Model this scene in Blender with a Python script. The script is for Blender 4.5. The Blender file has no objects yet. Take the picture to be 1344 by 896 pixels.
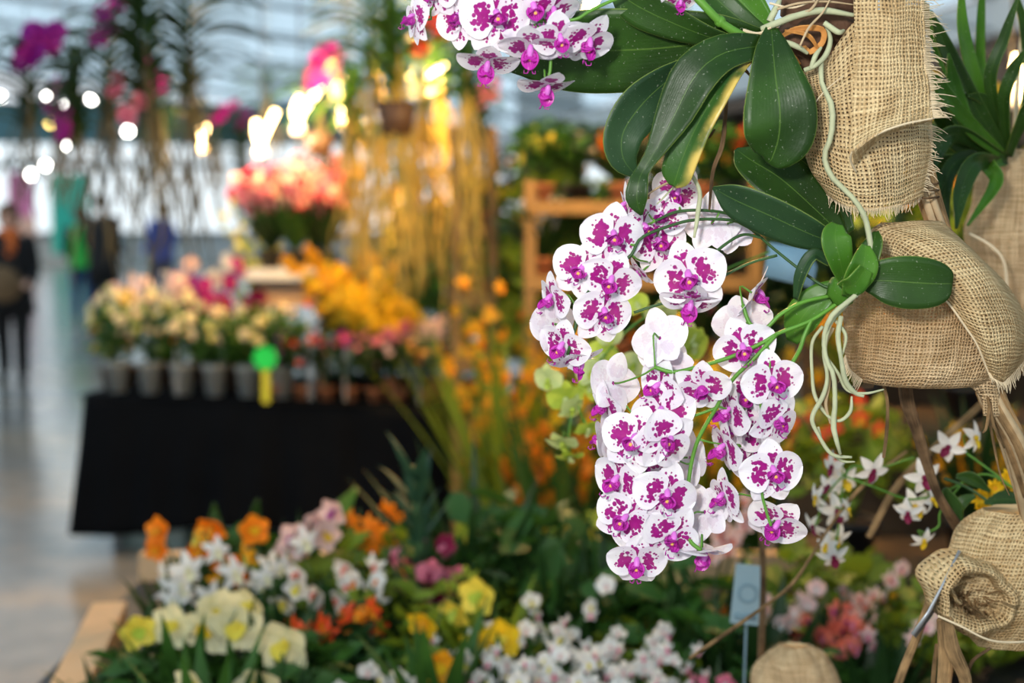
import bpy, bmesh, math, random
import numpy as np
from mathutils import Vector, Matrix, Euler, noise

S = bpy.context.scene
COL = S.collection
PI = math.pi
rnd = random.Random(7)

# ------------------------------------------------------------------ camera, sky, light, exposure
FPX = 1867.0
PITCH = math.radians(5.6)
CAM = Vector((0, 0, 1.7))
cam_d = bpy.data.cameras.new('camera'); cam = bpy.data.objects.new('camera', cam_d); COL.objects.link(cam)
cam.location = CAM; cam.rotation_euler = (PI / 2 - PITCH, 0, 0)
cam_d.sensor_width = 36; cam_d.lens = 50.0; cam_d.clip_end = 300
cam_d.dof.use_dof = True; cam_d.dof.focus_distance = 1.5; cam_d.dof.aperture_fstop = 2.9; cam_d.dof.aperture_blades = 0
S.camera = cam
S.view_settings.view_transform = 'Standard'; S.view_settings.look = 'None'
S.view_settings.gamma = 1.0; S.view_settings.exposure = 0.0
try: S.view_settings.use_curve_mapping = False
except Exception: pass
S.cycles.max_bounces = 7; S.cycles.transparent_max_bounces = 14; S.cycles.diffuse_bounces = 3
S.cycles.use_denoising = True

W = bpy.data.worlds.new('overcast_sky'); S.world = W; W.use_nodes = True
nt = W.node_tree; bg = nt.nodes['Background']
tc = nt.nodes.new('ShaderNodeTexCoord'); sp = nt.nodes.new('ShaderNodeSeparateXYZ'); cr = nt.nodes.new('ShaderNodeValToRGB')
nt.links.new(tc.outputs['Generated'], sp.inputs[0]); nt.links.new(sp.outputs['Z'], cr.inputs[0]); nt.links.new(cr.outputs[0], bg.inputs[0])
cr.color_ramp.elements[0].color = (1.35, 1.42, 1.5, 1); cr.color_ramp.elements[1].color = (0.34, 0.45, 0.52, 1)
cr.color_ramp.elements[0].position = 0.0; cr.color_ramp.elements[1].position = 0.42
bg.inputs[1].default_value = 1.0

def area(name, loc, target, size, power, color):
    d = bpy.data.lights.new(name, 'AREA'); d.size = size; d.energy = power; d.color = color
    o = bpy.data.objects.new(name, d); COL.objects.link(o); o.location = loc
    o.rotation_euler = (Vector(target) - Vector(loc)).to_track_quat('-Z', 'Y').to_euler()
    return o
# the photographer's flash, just above and beside the lens
area('camera_flash', (-0.28, -0.05, 2.05), (0.2, 1.6, 1.45), 0.16, 26.0, (1.0, 0.97, 0.93))
# low sun coming in through the glazed side of the hall
sun_d = bpy.data.lights.new('sun', 'SUN'); sun = bpy.data.objects.new('sun', sun_d); COL.objects.link(sun)
sun_d.energy = 1.1; sun_d.angle = math.radians(4); sun_d.color = (1.0, 0.9, 0.74)
sun.rotation_euler = Vector((0.75, 0.75, -0.8)).to_track_quat('-Z', 'Y').to_euler()

# ------------------------------------------------------------------ helpers
def P(px, py, D):
    """world point seen at photo pixel px,py and lying D metres ahead"""
    a = (px - 672) / FPX; b = (448 - py) / FPX
    y = math.cos(PITCH) + b * math.sin(PITCH); z = -math.sin(PITCH) + b * math.cos(PITCH)
    k = D / y
    return Vector((a * k, D, CAM.z + z * k))
def G(px, py, z):
    a = (px - 672) / FPX; b = (448 - py) / FPX
    y = math.cos(PITCH) + b * math.sin(PITCH); zz = -math.sin(PITCH) + b * math.cos(PITCH)
    k = (z - CAM.z) / zz
    return Vector((a * k, y * k, z))
def sz(px, D): return px * D / FPX

def cat(pts, n):
    """Catmull-Rom resample of an array of points (k,d) into n points"""
    p = np.array([tuple(q) for q in pts], float); k = len(p)
    if k == 2:
        t = np.linspace(0, 1, n)[:, None]; return p[0] * (1 - t) + p[1] * t
    e = np.vstack([2 * p[0] - p[1], p, 2 * p[-1] - p[-2]])
    out = []
    for s in np.linspace(0, k - 1 - 1e-9, n):
        i = int(s); t = s - i
        a, b, c, d = e[i], e[i + 1], e[i + 2], e[i + 3]
        out.append(0.5 * ((2 * b) + (c - a) * t + (2 * a - 5 * b + 4 * c - d) * t * t + (3 * b - a - 3 * c + d) * t ** 3))
    return np.array(out)

class MB:
    def __init__(s): s.v = []; s.f = []; s.uv = []; s.mi = []
    def add(s, vs, fs, uvs=None, mi=0):
        o = len(s.v); s.v += [tuple(x) for x in vs]
        for f in fs:
            s.f.append(tuple(o + i for i in f)); s.mi.append(mi)
            s.uv += [tuple(uvs[i]) if uvs is not None else (0.5, 0.5) for i in f]
    def grid(s, A, uv=None, mi=0, closed=False):
        """A: (m,n,3)"""
        m, n = A.shape[:2]
        vs = A.reshape(-1, 3); fs = []
        for i in range(m - 1):
            for j in range(n if closed else n - 1):
                j2 = (j + 1) % n
                fs.append((i * n + j, i * n + j2, (i + 1) * n + j2, (i + 1) * n + j))
        s.add(vs, fs, None if uv is None else uv.reshape(-1, 2), mi)
    def tube(s, pts, r, seg=6, n=None, mi=0, caps=True):
        k = len(pts)
        rr = r if isinstance(r, (list, tuple)) else [r] * k
        if n: 
            q = cat([tuple(p) + (x,) for p, x in zip(pts, rr)], n); pts = q[:, :3]; rr = np.maximum(q[:, 3], 1e-5)
        pts = np.array([tuple(p) for p in pts], float); k = len(pts)
        T = np.gradient(pts, axis=0); T /= np.linalg.norm(T, axis=1)[:, None] + 1e-12
        up = np.array([0, 0, 1.0]) if abs(T[0][2]) < .9 else np.array([1.0, 0, 0])
        A = []; L = 0; uvs = []
        for i in range(k):
            a = np.cross(T[i], up); a /= np.linalg.norm(a) + 1e-12; b = np.cross(a, T[i]); up = b
            if i: L += np.linalg.norm(pts[i] - pts[i - 1])
            th = np.arange(seg) * 2 * PI / seg
            A.append(pts[i] + rr[i] * (np.cos(th)[:, None] * a + np.sin(th)[:, None] * b))
            uvs.append([(j / seg, L) for j in range(seg)])
        o = len(s.v)
        s.grid(np.array(A), np.array(uvs), mi, True)
        if caps:
            s.f.append(tuple(o + i for i in range(seg))[::-1]); s.mi.append(mi); s.uv += [(0, 0)] * seg
            s.f.append(tuple(o + (k - 1) * seg + i for i in range(seg))); s.mi.append(mi); s.uv += [(0, 0)] * seg
    def box(s, c, d, rot=0, mi=0, R=None):
        M = R if R is not None else Matrix.Rotation(rot, 3, 'Z')
        vs = [Vector(c) + M @ Vector((x * d[0] / 2, y * d[1] / 2, z * d[2] / 2)) for x in (-1, 1) for y in (-1, 1) for z in (-1, 1)]
        fs = [(0, 1, 3, 2), (4, 6, 7, 5), (0, 4, 5, 1), (2, 3, 7, 6), (0, 2, 6, 4), (1, 5, 7, 3)]
        s.add(vs, fs, [(v.x, v.y + v.z) for v in vs], mi)
    def lathe(s, c, prof, seg=16, mi=0):
        A = []; 
        for r, z in prof:
            A.append([(c[0] + r * math.cos(2 * PI * j / seg), c[1] + r * math.sin(2 * PI * j / seg), c[2] + z) for j in range(seg)])
        uv = np.array([[(j / seg, i / len(prof)) for j in range(seg)] for i in range(len(prof))])
        s.grid(np.array(A, float), uv, mi, True)
    def blob(s, c, r, seg=8, mi=0, nz=0.0, seed=0, R=None):
        A = []; uvs = []
        for i in range(seg + 1):
            row = []; ur = []
            for j in range(seg + 2):
                ph = PI * i / seg; th = 2 * PI * (j % (seg + 1)) / (seg + 1)
                d = Vector((math.sin(ph) * math.cos(th), math.sin(ph) * math.sin(th), math.cos(ph)))
                k = 1 + nz * noise.noise(d * 2 + Vector((seed, seed * 1.7, 0)))
                q = Vector((d.x * r[0] * k, d.y * r[1] * k, d.z * r[2] * k))
                if R is not None: q = R @ q
                row.append(tuple(Vector(c) + q)); ur.append((j / seg, i / seg))
            A.append(row); uvs.append(ur)
        s.grid(np.array(A), np.array(uvs), mi)
    def mesh(s, name, mats, smooth=True):
        me = bpy.data.meshes.new(name); me.from_pydata(s.v, [], s.f)
        l = me.uv_layers.new(name='UVMap'); l.data.foreach_set('uv', np.array(s.uv, float).ravel())
        for m in (mats if isinstance(mats, (list, tuple)) else [mats]): me.materials.append(m)
        me.polygons.foreach_set('material_index', s.mi)
        if smooth: me.polygons.foreach_set('use_smooth', [True] * len(s.f))
        me.update(); return me
    def build(s, name, mats, parent=None, smooth=True):
        return link(name, s.mesh(name, mats, smooth), parent)

def link(name, data, parent=None, M=None):
    o = bpy.data.objects.new(name, data); COL.objects.link(o)
    if parent is not None: o.parent = parent
    if M is not None: o.matrix_local = M
    return o
def tag(o, label=None, cat_=None, group=None, kind=None):
    if label: o['label'] = label
    if cat_: o['category'] = cat_
    if group: o['group'] = group
    if kind: o['kind'] = kind
    return o
def empty(name, loc=(0, 0, 0), rz=0, label=None, cat_=None, group=None):
    o = bpy.data.objects.new(name, None); COL.objects.link(o); o.location = loc; o.rotation_euler = (0, 0, rz); o.empty_display_size = .05
    return tag(o, label, cat_, group)
def reroot(root, loc):
    """move an empty to loc while the (world-space built) children stay put"""
    root.location = loc
    for c in root.children: c.location = Vector(c.location) - Vector(loc)
def thick(o, t, off=0.0):
    m = o.modifiers.new('thickness', 'SOLIDIFY'); m.thickness = t; m.offset = off; return o

# ------------------------------------------------------------------ materials
class N:
    def __init__(s, name):
        s.m = bpy.data.materials.new(name); s.m.use_nodes = True; s.t = s.m.node_tree; s.t.nodes.clear()
        s.out = s.n('ShaderNodeOutputMaterial')
    def n(s, ty, **kw):
        x = s.t.nodes.new(ty)
        for k, v in kw.items(): setattr(x, k, v)
        return x
    def l(s, a, b): s.t.links.new(a, b)
    def math(s, op, a, b=None, c=None, clamp=False):
        x = s.n('ShaderNodeMath', operation=op); x.use_clamp = clamp
        for i, q in enumerate((a, b, c)):
            if q is None: continue
            if isinstance(q, (int, float)): x.inputs[i].default_value = q
            else: s.l(q, x.inputs[i])
        return x.outputs[0]
    def mix(s, f, a, b):
        x = s.n('ShaderNodeMix', data_type='RGBA')
        for i, q in ((0, f), (6, a), (7, b)):
            if isinstance(q, (int, float)): x.inputs[i].default_value = q
            elif isinstance(q, tuple): x.inputs[i].default_value = q + (1,) if len(q) == 3 else q
            else: s.l(q, x.inputs[i])
        return x.outputs[2]
    def noise(s, scale, detail=3, coord='Object', vec=None, rough=.5):
        x = s.n('ShaderNodeTexNoise'); x.inputs['Scale'].default_value = scale; x.inputs['Detail'].default_value = detail; x.inputs['Roughness'].default_value = rough
        if vec is None: vec = s.n('ShaderNodeTexCoord').outputs[coord]
        s.l(vec, x.inputs['Vector']); return x.outputs['Fac']
    def ramp(s, f, lo, hi): 
        x = s.n('ShaderNodeMapRange'); x.interpolation_type = 'SMOOTHSTEP'
        s.l(f, x.inputs[0]); x.inputs[1].default_value = lo; x.inputs[2].default_value = hi; return x.outputs[0]
    def bsdf(s, col, rough=.5, spec=.4, trans=0.0, bump=None, bd=.001, metal=0, tcol=None, coat=0):
        b = s.n('ShaderNodeBsdfPrincipled'); b.inputs['Roughness'].default_value = rough; b.inputs['Specular IOR Level'].default_value = spec
        b.inputs['Metallic'].default_value = metal
        if coat: b.inputs['Coat Weight'].default_value = coat; b.inputs['Coat Roughness'].default_value = .25
        if isinstance(col, tuple): b.inputs['Base Color'].default_value = col + (1,)
        else: s.l(col, b.inputs['Base Color'])
        nrm = None
        if bump is not None:
            bp = s.n('ShaderNodeBump'); bp.inputs['Distance'].default_value = bd; s.l(bump, bp.inputs['Height']); s.l(bp.outputs[0], b.inputs['Normal']); nrm = bp.outputs[0]
        sh = b.outputs[0]
        if trans:
            t = s.n('ShaderNodeBsdfTranslucent'); tcol = tcol or col
            if isinstance(tcol, tuple): t.inputs[0].default_value = tcol + (1,)
            else: s.l(tcol, t.inputs[0])
            m = s.n('ShaderNodeMixShader'); m.inputs[0].default_value = trans; s.l(sh, m.inputs[1]); s.l(t.outputs[0], m.inputs[2]); sh = m.outputs[0]
        s.sh = sh
        return sh
    def done(s, sh=None): s.l(sh or s.sh, s.out.inputs[0]); return s.m
    def uv(s):
        x = s.n('ShaderNodeSeparateXYZ'); s.l(s.n('ShaderNodeTexCoord').outputs['UV'], x.inputs[0]); return x.outputs[0], x.outputs[1]

_mc = {}
def plain(name, c, rough=.6, var=.25, scale=30, trans=0.0, spec=.35, metal=0, bump=0):
    """base colour with a little natural variation"""
    if name in _mc: return _mc[name]
    m = N(name); f = m.noise(scale)
    col = m.mix(f, tuple(x * (1 - var) for x in c), tuple(min(1, x * (1 + var)) for x in c))
    m.bsdf(col, rough, spec, trans, bump=f if bump else None, bd=bump, metal=metal)
    _mc[name] = m.done(); return _mc[name]
def emit(name, c, k):
    m = N(name); e = m.n('ShaderNodeEmission'); e.inputs[0].default_value = c + (1,); e.inputs[1].default_value = k
    return m.done(e.outputs[0])

def leaf_mat(name, c1, c2, rib=(.16, .3, .05), rough=.32, trans=.18, edge=None):
    m = N(name); u, v = m.uv()
    f = m.noise(14, 4); f2 = m.noise(160, 2)
    col = m.mix(m.ramp(f, .3, .7), c1, c2)
    du = m.math('ABSOLUTE', m.math('SUBTRACT', u, .5))
    ribf = m.math('SUBTRACT', 1.0, m.ramp(du, .0, .018))
    col = m.mix(m.math('MULTIPLY', ribf, .45), col, rib)
    col = m.mix(m.math('MULTIPLY', m.ramp(du, .485, .5), .5), col, (.3, .42, .08))
    # faint lengthwise veins
    w = m.math('SINE', m.math('MULTIPLY', u, 130.0))
    h = m.math('ADD', m.math('MULTIPLY', w, .03), m.math('MULTIPLY', f2, .5))
    dust = m.ramp(m.noise(420, 1), .70, .76)
    col = m.mix(m.math('MULTIPLY', dust, .35), col, (.5, .55, .4))
    if edge: col = m.mix(m.math('MULTIPLY', m.ramp(u, .62, .9), m.ramp(m.noise(30, 3), .25, .6)), col, edge)
    m.bsdf(col, rough, .33, trans, bump=h, bd=.0006, tcol=m.mix(.5, col, (.2, .42, .03)))
    return m.done()

def burlap_mat(name, p=.0036, c1=(.60, .40, .19), c2=(.88, .68, .38), stn=.55):
    m = N(name)
    co = m.n('ShaderNodeTexCoord').outputs['UV']
    wob = m.n('ShaderNodeTexNoise'); wob.inputs['Scale'].default_value = 28; wob.inputs['Detail'].default_value = 2; m.l(co, wob.inputs['Vector'])
    vs = m.n('ShaderNodeVectorMath', operation='SCALE'); m.l(wob.outputs['Color'], vs.inputs[0]); vs.inputs['Scale'].default_value = .011
    va = m.n('ShaderNodeVectorMath', operation='ADD'); m.l(co, va.inputs[0]); m.l(vs.outputs[0], va.inputs[1])
    s = m.n('ShaderNodeSeparateXYZ'); m.l(va.outputs[0], s.inputs[0])
    u = m.math('DIVIDE', s.outputs[0], p); v = m.math('DIVIDE', s.outputs[1], p)
    def tri(x): return m.math('MULTIPLY', m.math('ABSOLUTE', m.math('SUBTRACT', m.math('FRACT', x), .5)), 2.0)
    # thread thickness varies along each thread
    st1 = m.n('ShaderNodeMapping'); st1.inputs['Scale'].default_value = (280, 18, 1); m.l(co, st1.inputs[0])
    st2 = m.n('ShaderNodeMapping'); st2.inputs['Scale'].default_value = (18, 280, 1); m.l(co, st2.inputs[0])
    n1 = m.noise(1, 1, vec=st1.outputs[0]); n2 = m.noise(1, 1, vec=st2.outputs[0])
    wu = m.math('ADD', .28, m.math('MULTIPLY', n1, .75)); wv = m.math('ADD', .28, m.math('MULTIPLY', n2, .75))
    du = m.math('DIVIDE', tri(u), wu); dv = m.math('DIVIDE', tri(v), wv)
    tu = m.math('SUBTRACT', 1.0, m.math('MULTIPLY', du, du)); tv = m.math('SUBTRACT', 1.0, m.math('MULTIPLY', dv, dv))
    w = m.math('MULTIPLY', m.math('SINE', m.math('MULTIPLY', u, PI)), m.math('SINE', m.math('MULTIPLY', v, PI)))
    hu = m.math('ADD', tu, m.math('MULTIPLY', w, .5)); hv = m.math('SUBTRACT', tv, m.math('MULTIPLY', w, .5))
    cover = m.math('MAXIMUM', tu, tv); hole = m.ramp(cover, -.10, .12)
    hh = m.math('MAXIMUM', m.math('MULTIPLY', hu, m.math('GREATER_THAN', tu, 0)), m.math('MULTIPLY', hv, m.math('GREATER_THAN', tv, 0)))
    hn = m.math('MULTIPLY', m.math('ADD', n1, n2), .5)
    col = m.mix(m.ramp(hn, .3, .68), c1, c2)
    stain = m.ramp(m.noise(9, 3), .45, .75)
    col = m.mix(m.math('MULTIPLY', stain, stn), col, (.46, .26, .10))
    m.bsdf(col, .85, .15, .15, bump=hh, bd=.0012)
    tr = m.n('ShaderNodeBsdfTransparent'); mx = m.n('ShaderNodeMixShader'); m.l(hole, mx.inputs[0]); m.l(tr.outputs[0], mx.inputs[1]); m.l(m.sh, mx.inputs[2])
    return m.done(mx.outputs[0])

def spot_mat():
    m = N('spotted_petal'); u, v = m.uv(); oi = m.n('ShaderNodeObjectInfo')
    co = m.n('ShaderNodeTexCoord').outputs['Object']
    off = m.n('ShaderNodeVectorMath', operation='ADD'); m.l(co, off.inputs[0])
    cx = m.n('ShaderNodeCombineXYZ'); m.l(m.math('MULTIPLY', oi.outputs['Random'], 3.0), cx.inputs[0]); m.l(oi.outputs['Random'], cx.inputs[1]); m.l(cx.outputs[0], off.inputs[1])
    vo = m.n('ShaderNodeTexVoronoi'); vo.inputs['Scale'].default_value = 250; vo.inputs['Randomness'].default_value = .9; m.l(off.outputs[0], vo.inputs['Vector'])
    d = vo.outputs['Distance']
    nz = m.noise(120, 2, vec=off.outputs[0])
    du = m.math('MULTIPLY', m.math('ABSOLUTE', m.math('SUBTRACT', u, .5)), 2.0)
    fall = m.math('MULTIPLY', m.math('SUBTRACT', 1.0, m.ramp(v, .42, .86)), m.math('SUBTRACT', 1.0, m.ramp(du, .35, .95)))
    fall = m.math('MULTIPLY', fall, m.ramp(v, .03, .22))
    thr = m.math('MULTIPLY', m.math('MULTIPLY', fall, m.math('ADD', .32, nz)), 1.0)
    sp_ = m.math('MULTIPLY', m.math('SUBTRACT', thr, d), 9.0, clamp=True)
    geo = m.n('ShaderNodeNewGeometry')
    sp_ = m.math('MULTIPLY', sp_, m.math('SUBTRACT', 1.0, m.math('MULTIPLY', geo.outputs['Backfacing'], .86)))
    base = m.mix(m.ramp(m.noise(60, 3), .35, .7), (.90, .88, .90), (.84, .79, .87))
    vein = m.math('MULTIPLY', m.ramp(m.math('SINE', m.math('MULTIPLY', u, 70.0)), .7, 1.0), .10)
    base = m.mix(vein, base, (.62, .38, .62))
    col = m.mix(sp_, base, m.mix(nz, (.24, .0, .11), (.44, .002, .27)))
    m.bsdf(col, .5, .15, .22, bump=m.noise(300, 2), bd=.0003, tcol=m.mix(.3, col, (.9, .85, .9)))
    return m.done()
def lip_mat():
    m = N('violet_lip'); u, v = m.uv()
    f = m.math('ABSOLUTE', m.math('SINE', m.math('MULTIPLY', u, 22.0)))
    c = m.mix(m.ramp(f, .0, .8), (.34, .005, .20), (.62, .06, .50))
    c = m.mix(m.ramp(v, .55, 1.0), c, (.52, .02, .40))
    m.bsdf(c, .35, .4, .22); return m.done()

M_spot = spot_mat(); M_lip = lip_mat()
M_yc = plain('yellow_crest', (.75, .45, .12), .5)
M_wcol = plain('column_violet', (.62, .16, .58), .35)
M_burlap = burlap_mat('burlap', .0041)
M_burlap2 = burlap_mat('burlap_fine', .0036, (.62, .42, .22), (.86, .64, .38), .75)
M_thread = plain('jute_thread', (.68, .55, .36), .8)
M_moss = plain('brown_bark', (.10, .05, .028), .9, .6, 60, bump=.004)
M_jutefill = plain('packed_fibre', (.26, .16, .075), .9, .5, 80, bump=.003)
M_dleaf = leaf_mat('dark_glossy_leaf', (.014, .042, .006), (.030, .085, .010), rough=.4)
M_bleaf = leaf_mat('blue_green_leaf', (.014, .045, .016), (.028, .075, .024), rough=.45)
M_mleaf = leaf_mat('mid_green_leaf', (.045, .15, .015), (.09, .24, .02), trans=.25)
M_yleaf = leaf_mat('yellow_edged_leaf', (.025, .085, .02), (.05, .14, .02), edge=(.72, .52, .12))
M_spike = plain('green_spike', (.10, .26, .03), .4, .3, 40)
M_spike2 = plain('dark_spike', (.035, .09, .025), .4, .3, 40)
M_root = plain('silver_green_root', (.42, .44, .27), .75, .3, 70, bump=.0006)
M_root2 = plain('tan_root', (.45, .33, .19), .8, .4, 70, bump=.0006)
def fibrous(name, c):
    m = N(name); mp = m.n('ShaderNodeMapping'); mp.inputs['Scale'].default_value = (26, 30, 1); m.l(m.n('ShaderNodeTexCoord').outputs['UV'], mp.inputs[0])
    f = m.noise(1, 4, vec=mp.outputs[0], rough=.7); g = m.noise(35, 2); k = m.math('MULTIPLY', m.math('ADD', f, g), .5)
    m.bsdf(m.mix(m.ramp(k, .35, .62), tuple(x * .35 for x in c), tuple(min(1, x * 1.5) for x in c)), .85, .2, bump=f, bd=.002); return m.done()
M_straw = fibrous('dry_straw', (.36, .22, .10))
M_twig = fibrous('brown_twig', (.20, .12, .06))

# ------------------------------------------------------------------ flower builders
def petal(mb, L, Wd, ang=0, a=.75, b=.6, cup=.1, droop=.1, off=0, start=0.0, rip=0.0, mi=0, nu=8, nv=8, M=None, seed=0):
    A = np.zeros((nv + 1, nu + 1, 3)); UV = np.zeros((nv + 1, nu + 1, 2))
    ca, sa = math.cos(ang), math.sin(ang)
    for i in range(nv + 1):
        v = i / nv; v2 = 1 - (1 - v) ** 1.25
        w = Wd * max(0.0, math.sin(PI * min(1, max(0, v2 * .985 + .012)) ** a)) ** b
        for j in range(nu + 1):
            u = 2 * j / nu - 1
            z = start + L * v2; x = u * w
            y = off + droop * L * v2 * v2 - cup * u * u * w + rip * L * math.sin(5 * u + 4 * v + seed) * v
            q = Vector((x, y, z))
            if M is not None: q = M @ q
            q = Vector((q.x * ca + q.z * sa, q.y, -q.x * sa + q.z * ca))
            A[i, j] = q; UV[i, j] = ((u + 1) / 2, v2)
    mb.grid(A, UV, mi)

def phal_petals(seed=0):
    r = random.Random(seed); mb = MB(); j = lambda s=1: r.uniform(-.07, .07) * s
    petal(mb, .0310, .0130, PI * .84 + j(), .80, .62, .10, .10, .0012, .002, .015, nu=6, seed=seed)
    petal(mb, .0310, .0130, -PI * .84 + j(), .80, .62, .10, .10, .0012, .002, .015, nu=6, seed=seed + 1)
    petal(mb, .0325, .0135, j(), .85, .6, .06, .12 + j(), .0010, .002, .012, nu=6, seed=seed + 2)
    petal(mb, .0315, .0205, PI * .45 + j(), .72, .5, .14 + j(), .10 + j(2), -.0006, .0015, .02, nu=10, nv=10, seed=seed)
    petal(mb, .0315, .0205, -PI * .45 + j(), .72, .5, .14 + j(), .10 + j(2), -.0006, .0015, .02, nu=10, nv=10, seed=seed + 3)
    return mb
def lip_mb():
    mb = MB()
    for s in (1, -1):
        M = Euler((math.radians(55), 0, s * math.radians(-38))).to_matrix() @ Matrix.Rotation(s * math.radians(50), 3, 'Z')
        petal(mb, .0105, .0058, s * math.radians(48), .8, .5, .9, -.25, -.0035, .0, .0, nu=6, nv=6, M=M)
    M = Euler((math.radians(52), 0, 0)).to_matrix()
    petal(mb, .0150, .0066, math.radians(180), .95, .55, .55, -.35, -.002, .0, .03, nu=6, nv=8, M=M)
    for s in (1, -1):
        mb.tube([(s * .001, -.0135, -.0075), (s * .002, -.0165, -.008), (s * .0042, -.0175, -.006), (s * .004, -.0160, -.0045)], [.0007, .0005, .0004, .0002], 4)
    mb.blob((0, -.0055, -.0010), (.0048, .0050, .0040), 7)
    return mb
def column_mb():
    mb = MB(); mb.blob((0, -.0048, .0032), (.0026, .0055, .0025), 6, 0, R=Matrix.Rotation(.5, 3, 'X')); mb.blob((0, -.0088, -.0005), (.0018, .0022, .0016), 5, 1)
    return mb
PHAL = [phal_petals(k).mesh('phalaenopsis_petals', M_spot) for k in range(5)]
LIP = lip_mb().mesh('phalaenopsis_lip', M_lip); COLM = column_mb().mesh('phalaenopsis_column', [M_wcol, M_yc])

def facing(yaw, pitch, roll): return Matrix.Rotation(math.radians(yaw), 3, 'Z') @ Matrix.Rotation(math.radians(pitch), 3, 'X') @ Matrix.Rotation(math.radians(roll), 3, 'Y')

def near_pt(p, lines):
    best = None
    for L in lines:
        for q in L:
            q = Vector(q); d = (q - p).length
            if best is None or d < best[0]: best = (d, q)
    return best[1]

def add_blossoms(root, table, lines, D0, pedmat):
    rr = random.Random(11)
    for k, (px, py, dd, s, yaw, pit, rol) in enumerate(table):
        c = P(px, py, D0 + dd); R = facing(yaw, pit, rol).to_4x4(); sc = s
        M = Matrix.Translation(c) @ R @ Matrix.Scale(sc, 4)
        b = link('blossom', PHAL[k % 5], root, M)
        link('lip', LIP, b, Matrix.Scale(1.35, 4)); link('column', COLM, b, Matrix.Scale(1.35, 4))
        back = c + R.to_3x3() @ Vector((0, .003 * s, 0)); q = near_pt(back, lines)
        mid = back + R.to_3x3() @ Vector((0, .014, 0))
        if (q - back).length < .13:
            mb = MB(); mb.tube([back, mid, mid.lerp(q, .6) + Vector((0, 0, -.002)), q], [.0012, .0011, .0010, .0014], 5, 9); mb.build('pedicel', pedmat, root)

def leafmb(pts, hw, tilt=0, fold=.18, twist=0, n=26, m=8, wav=0.0):
    mb = MB(); q = cat([tuple(P(*p)) + (sz(h, p[2]),) for p, h in zip(pts, hw)], n)
    C = q[:, :3]; hwm = np.maximum(q[:, 3], .0002)
    T = np.gradient(C, axis=0); A = np.zeros((n, m + 1, 3)); UV = np.zeros((n, m + 1, 2)); L = 0
    for i in range(n):
        t = Vector(T[i]).normalized(); vd = (Vector(C[i]) - CAM).normalized()
        X = t.cross(vd).normalized(); R = Matrix.Rotation(math.radians(tilt + twist * i / n), 3, t); X = R @ X; Nn = X.cross(t).normalized()
        if Nn.dot(-vd) < 0: Nn = -Nn
        for j in range(m + 1):
            u = 2 * j / m - 1
            A[i, j] = Vector(C[i]) + X * u * hwm[i] + Nn * hwm[i] * (fold * (abs(u) ** 1.3) + wav * math.sin(i * .6 + u * 2))
            UV[i, j] = ((u + 1) / 2, i / n)
    mb.grid(A, UV); return mb
def leaf(parent, mat, pts, hw, tilt=0, fold=.18, twist=0, wav=0.0, name='leaf', label=None, t=.0014):
    o = leafmb(pts, hw, tilt, fold, twist, wav=wav).build(name, mat, parent); thick(o, t)
    if label: o['label'] = label
    return o

def surf(rows, n=30, m=30, uvo=(0, 0), rough=0.0, seed=0):
    """smooth sheet through rows of (px,py,D) points, UV in metres"""
    g = np.array([[tuple(P(*p)) for p in r] for r in rows])
    a = np.array([cat(r, m) for r in g]); b = np.array([cat(a[:, j], n) for j in range(m)]).transpose(1, 0, 2)
    if rough:
        for i in range(n):
            for j in range(m): b[i, j, 1] += rough * noise.noise(Vector(b[i, j]) * 22 + Vector((seed, 0, 0)))
    mb = MB(); UV = np.zeros((n, m, 2))
    for i in range(n):
        if i: UV[i, :, 1] = UV[i - 1, :, 1] + np.linalg.norm(b[i] - b[i - 1], axis=1).mean()
    dj = np.linalg.norm(b[:, 1:] - b[:, :-1], axis=2).mean(axis=0)
    UV[:, 1:, 0] = np.cumsum(dj)[None, :]
    UV += np.array(uvo); mb.grid(b, UV); return mb, b, UV
def bag(rows, D, n=40, seg=48, flat=.62, rough=.004, seed=0, shear=0):
    """closed sack from rows (y, xleft, xright): a lofted, wrinkled body"""
    R = cat([tuple(P((l + r) / 2, y, D)) + (sz((r - l) / 2, D),) for y, l, r in rows], n)
    A = np.zeros((n, seg, 3)); UV = np.zeros((n, seg, 2)); L = 0
    for i in range(n):
        c = R[i, :3]; a = max(R[i, 3], .001)
        if i: L += np.linalg.norm(R[i, :3] - R[i - 1, :3])
        for j in range(seg):
            th = 2 * PI * j / seg
            d = Vector((math.sin(th) * a, -math.cos(th) * a * flat, 0))
            p = Vector(c) + d
            k = 1 + (rough / a) * (noise.noise(p * 30 + Vector((seed, 0, 0))) * 1.2 + .5 * math.sin(th * 9 + i * .15 + seed))
            A[i, j] = Vector(c) + d * k; tt = th if th <= PI else th - 2 * PI
            UV[i, j] = (tt * a + shear * L, L)
    mb = MB(); mb.grid(A, UV, closed=True)
    for i in (0, n - 1):
        mb.f.append(tuple(i * seg + j for j in range(seg))); mb.mi.append(0); mb.uv += [(0, 0)] * seg
    return mb, A
def frays(parent, edge, out, n, length, seed=0, r=.0005, label=None):
    """loose thread ends standing out of a cut edge, one part"""
    rr = random.Random(seed); mb = MB(); e = cat([tuple(P(*p)) for p in edge], n)
    for i in range(n):
        p = Vector(e[i]); o = Vector(out).normalized(); l = length * rr.uniform(.3, 1.2)
        j = Vector((rr.uniform(-.4, .4), rr.uniform(-.4, .3), rr.uniform(-.45, .45)))
        a = p - o * .004; b = p + (o + j * .4) * l * .5; c = p + (o + j) * l + Vector((0, 0, -.15 * l))
        mb.tube([a, b, c], [r, r * .9, r * .5], 4, 6)
    return mb.build('frayed_edge', M_thread, parent)

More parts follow.
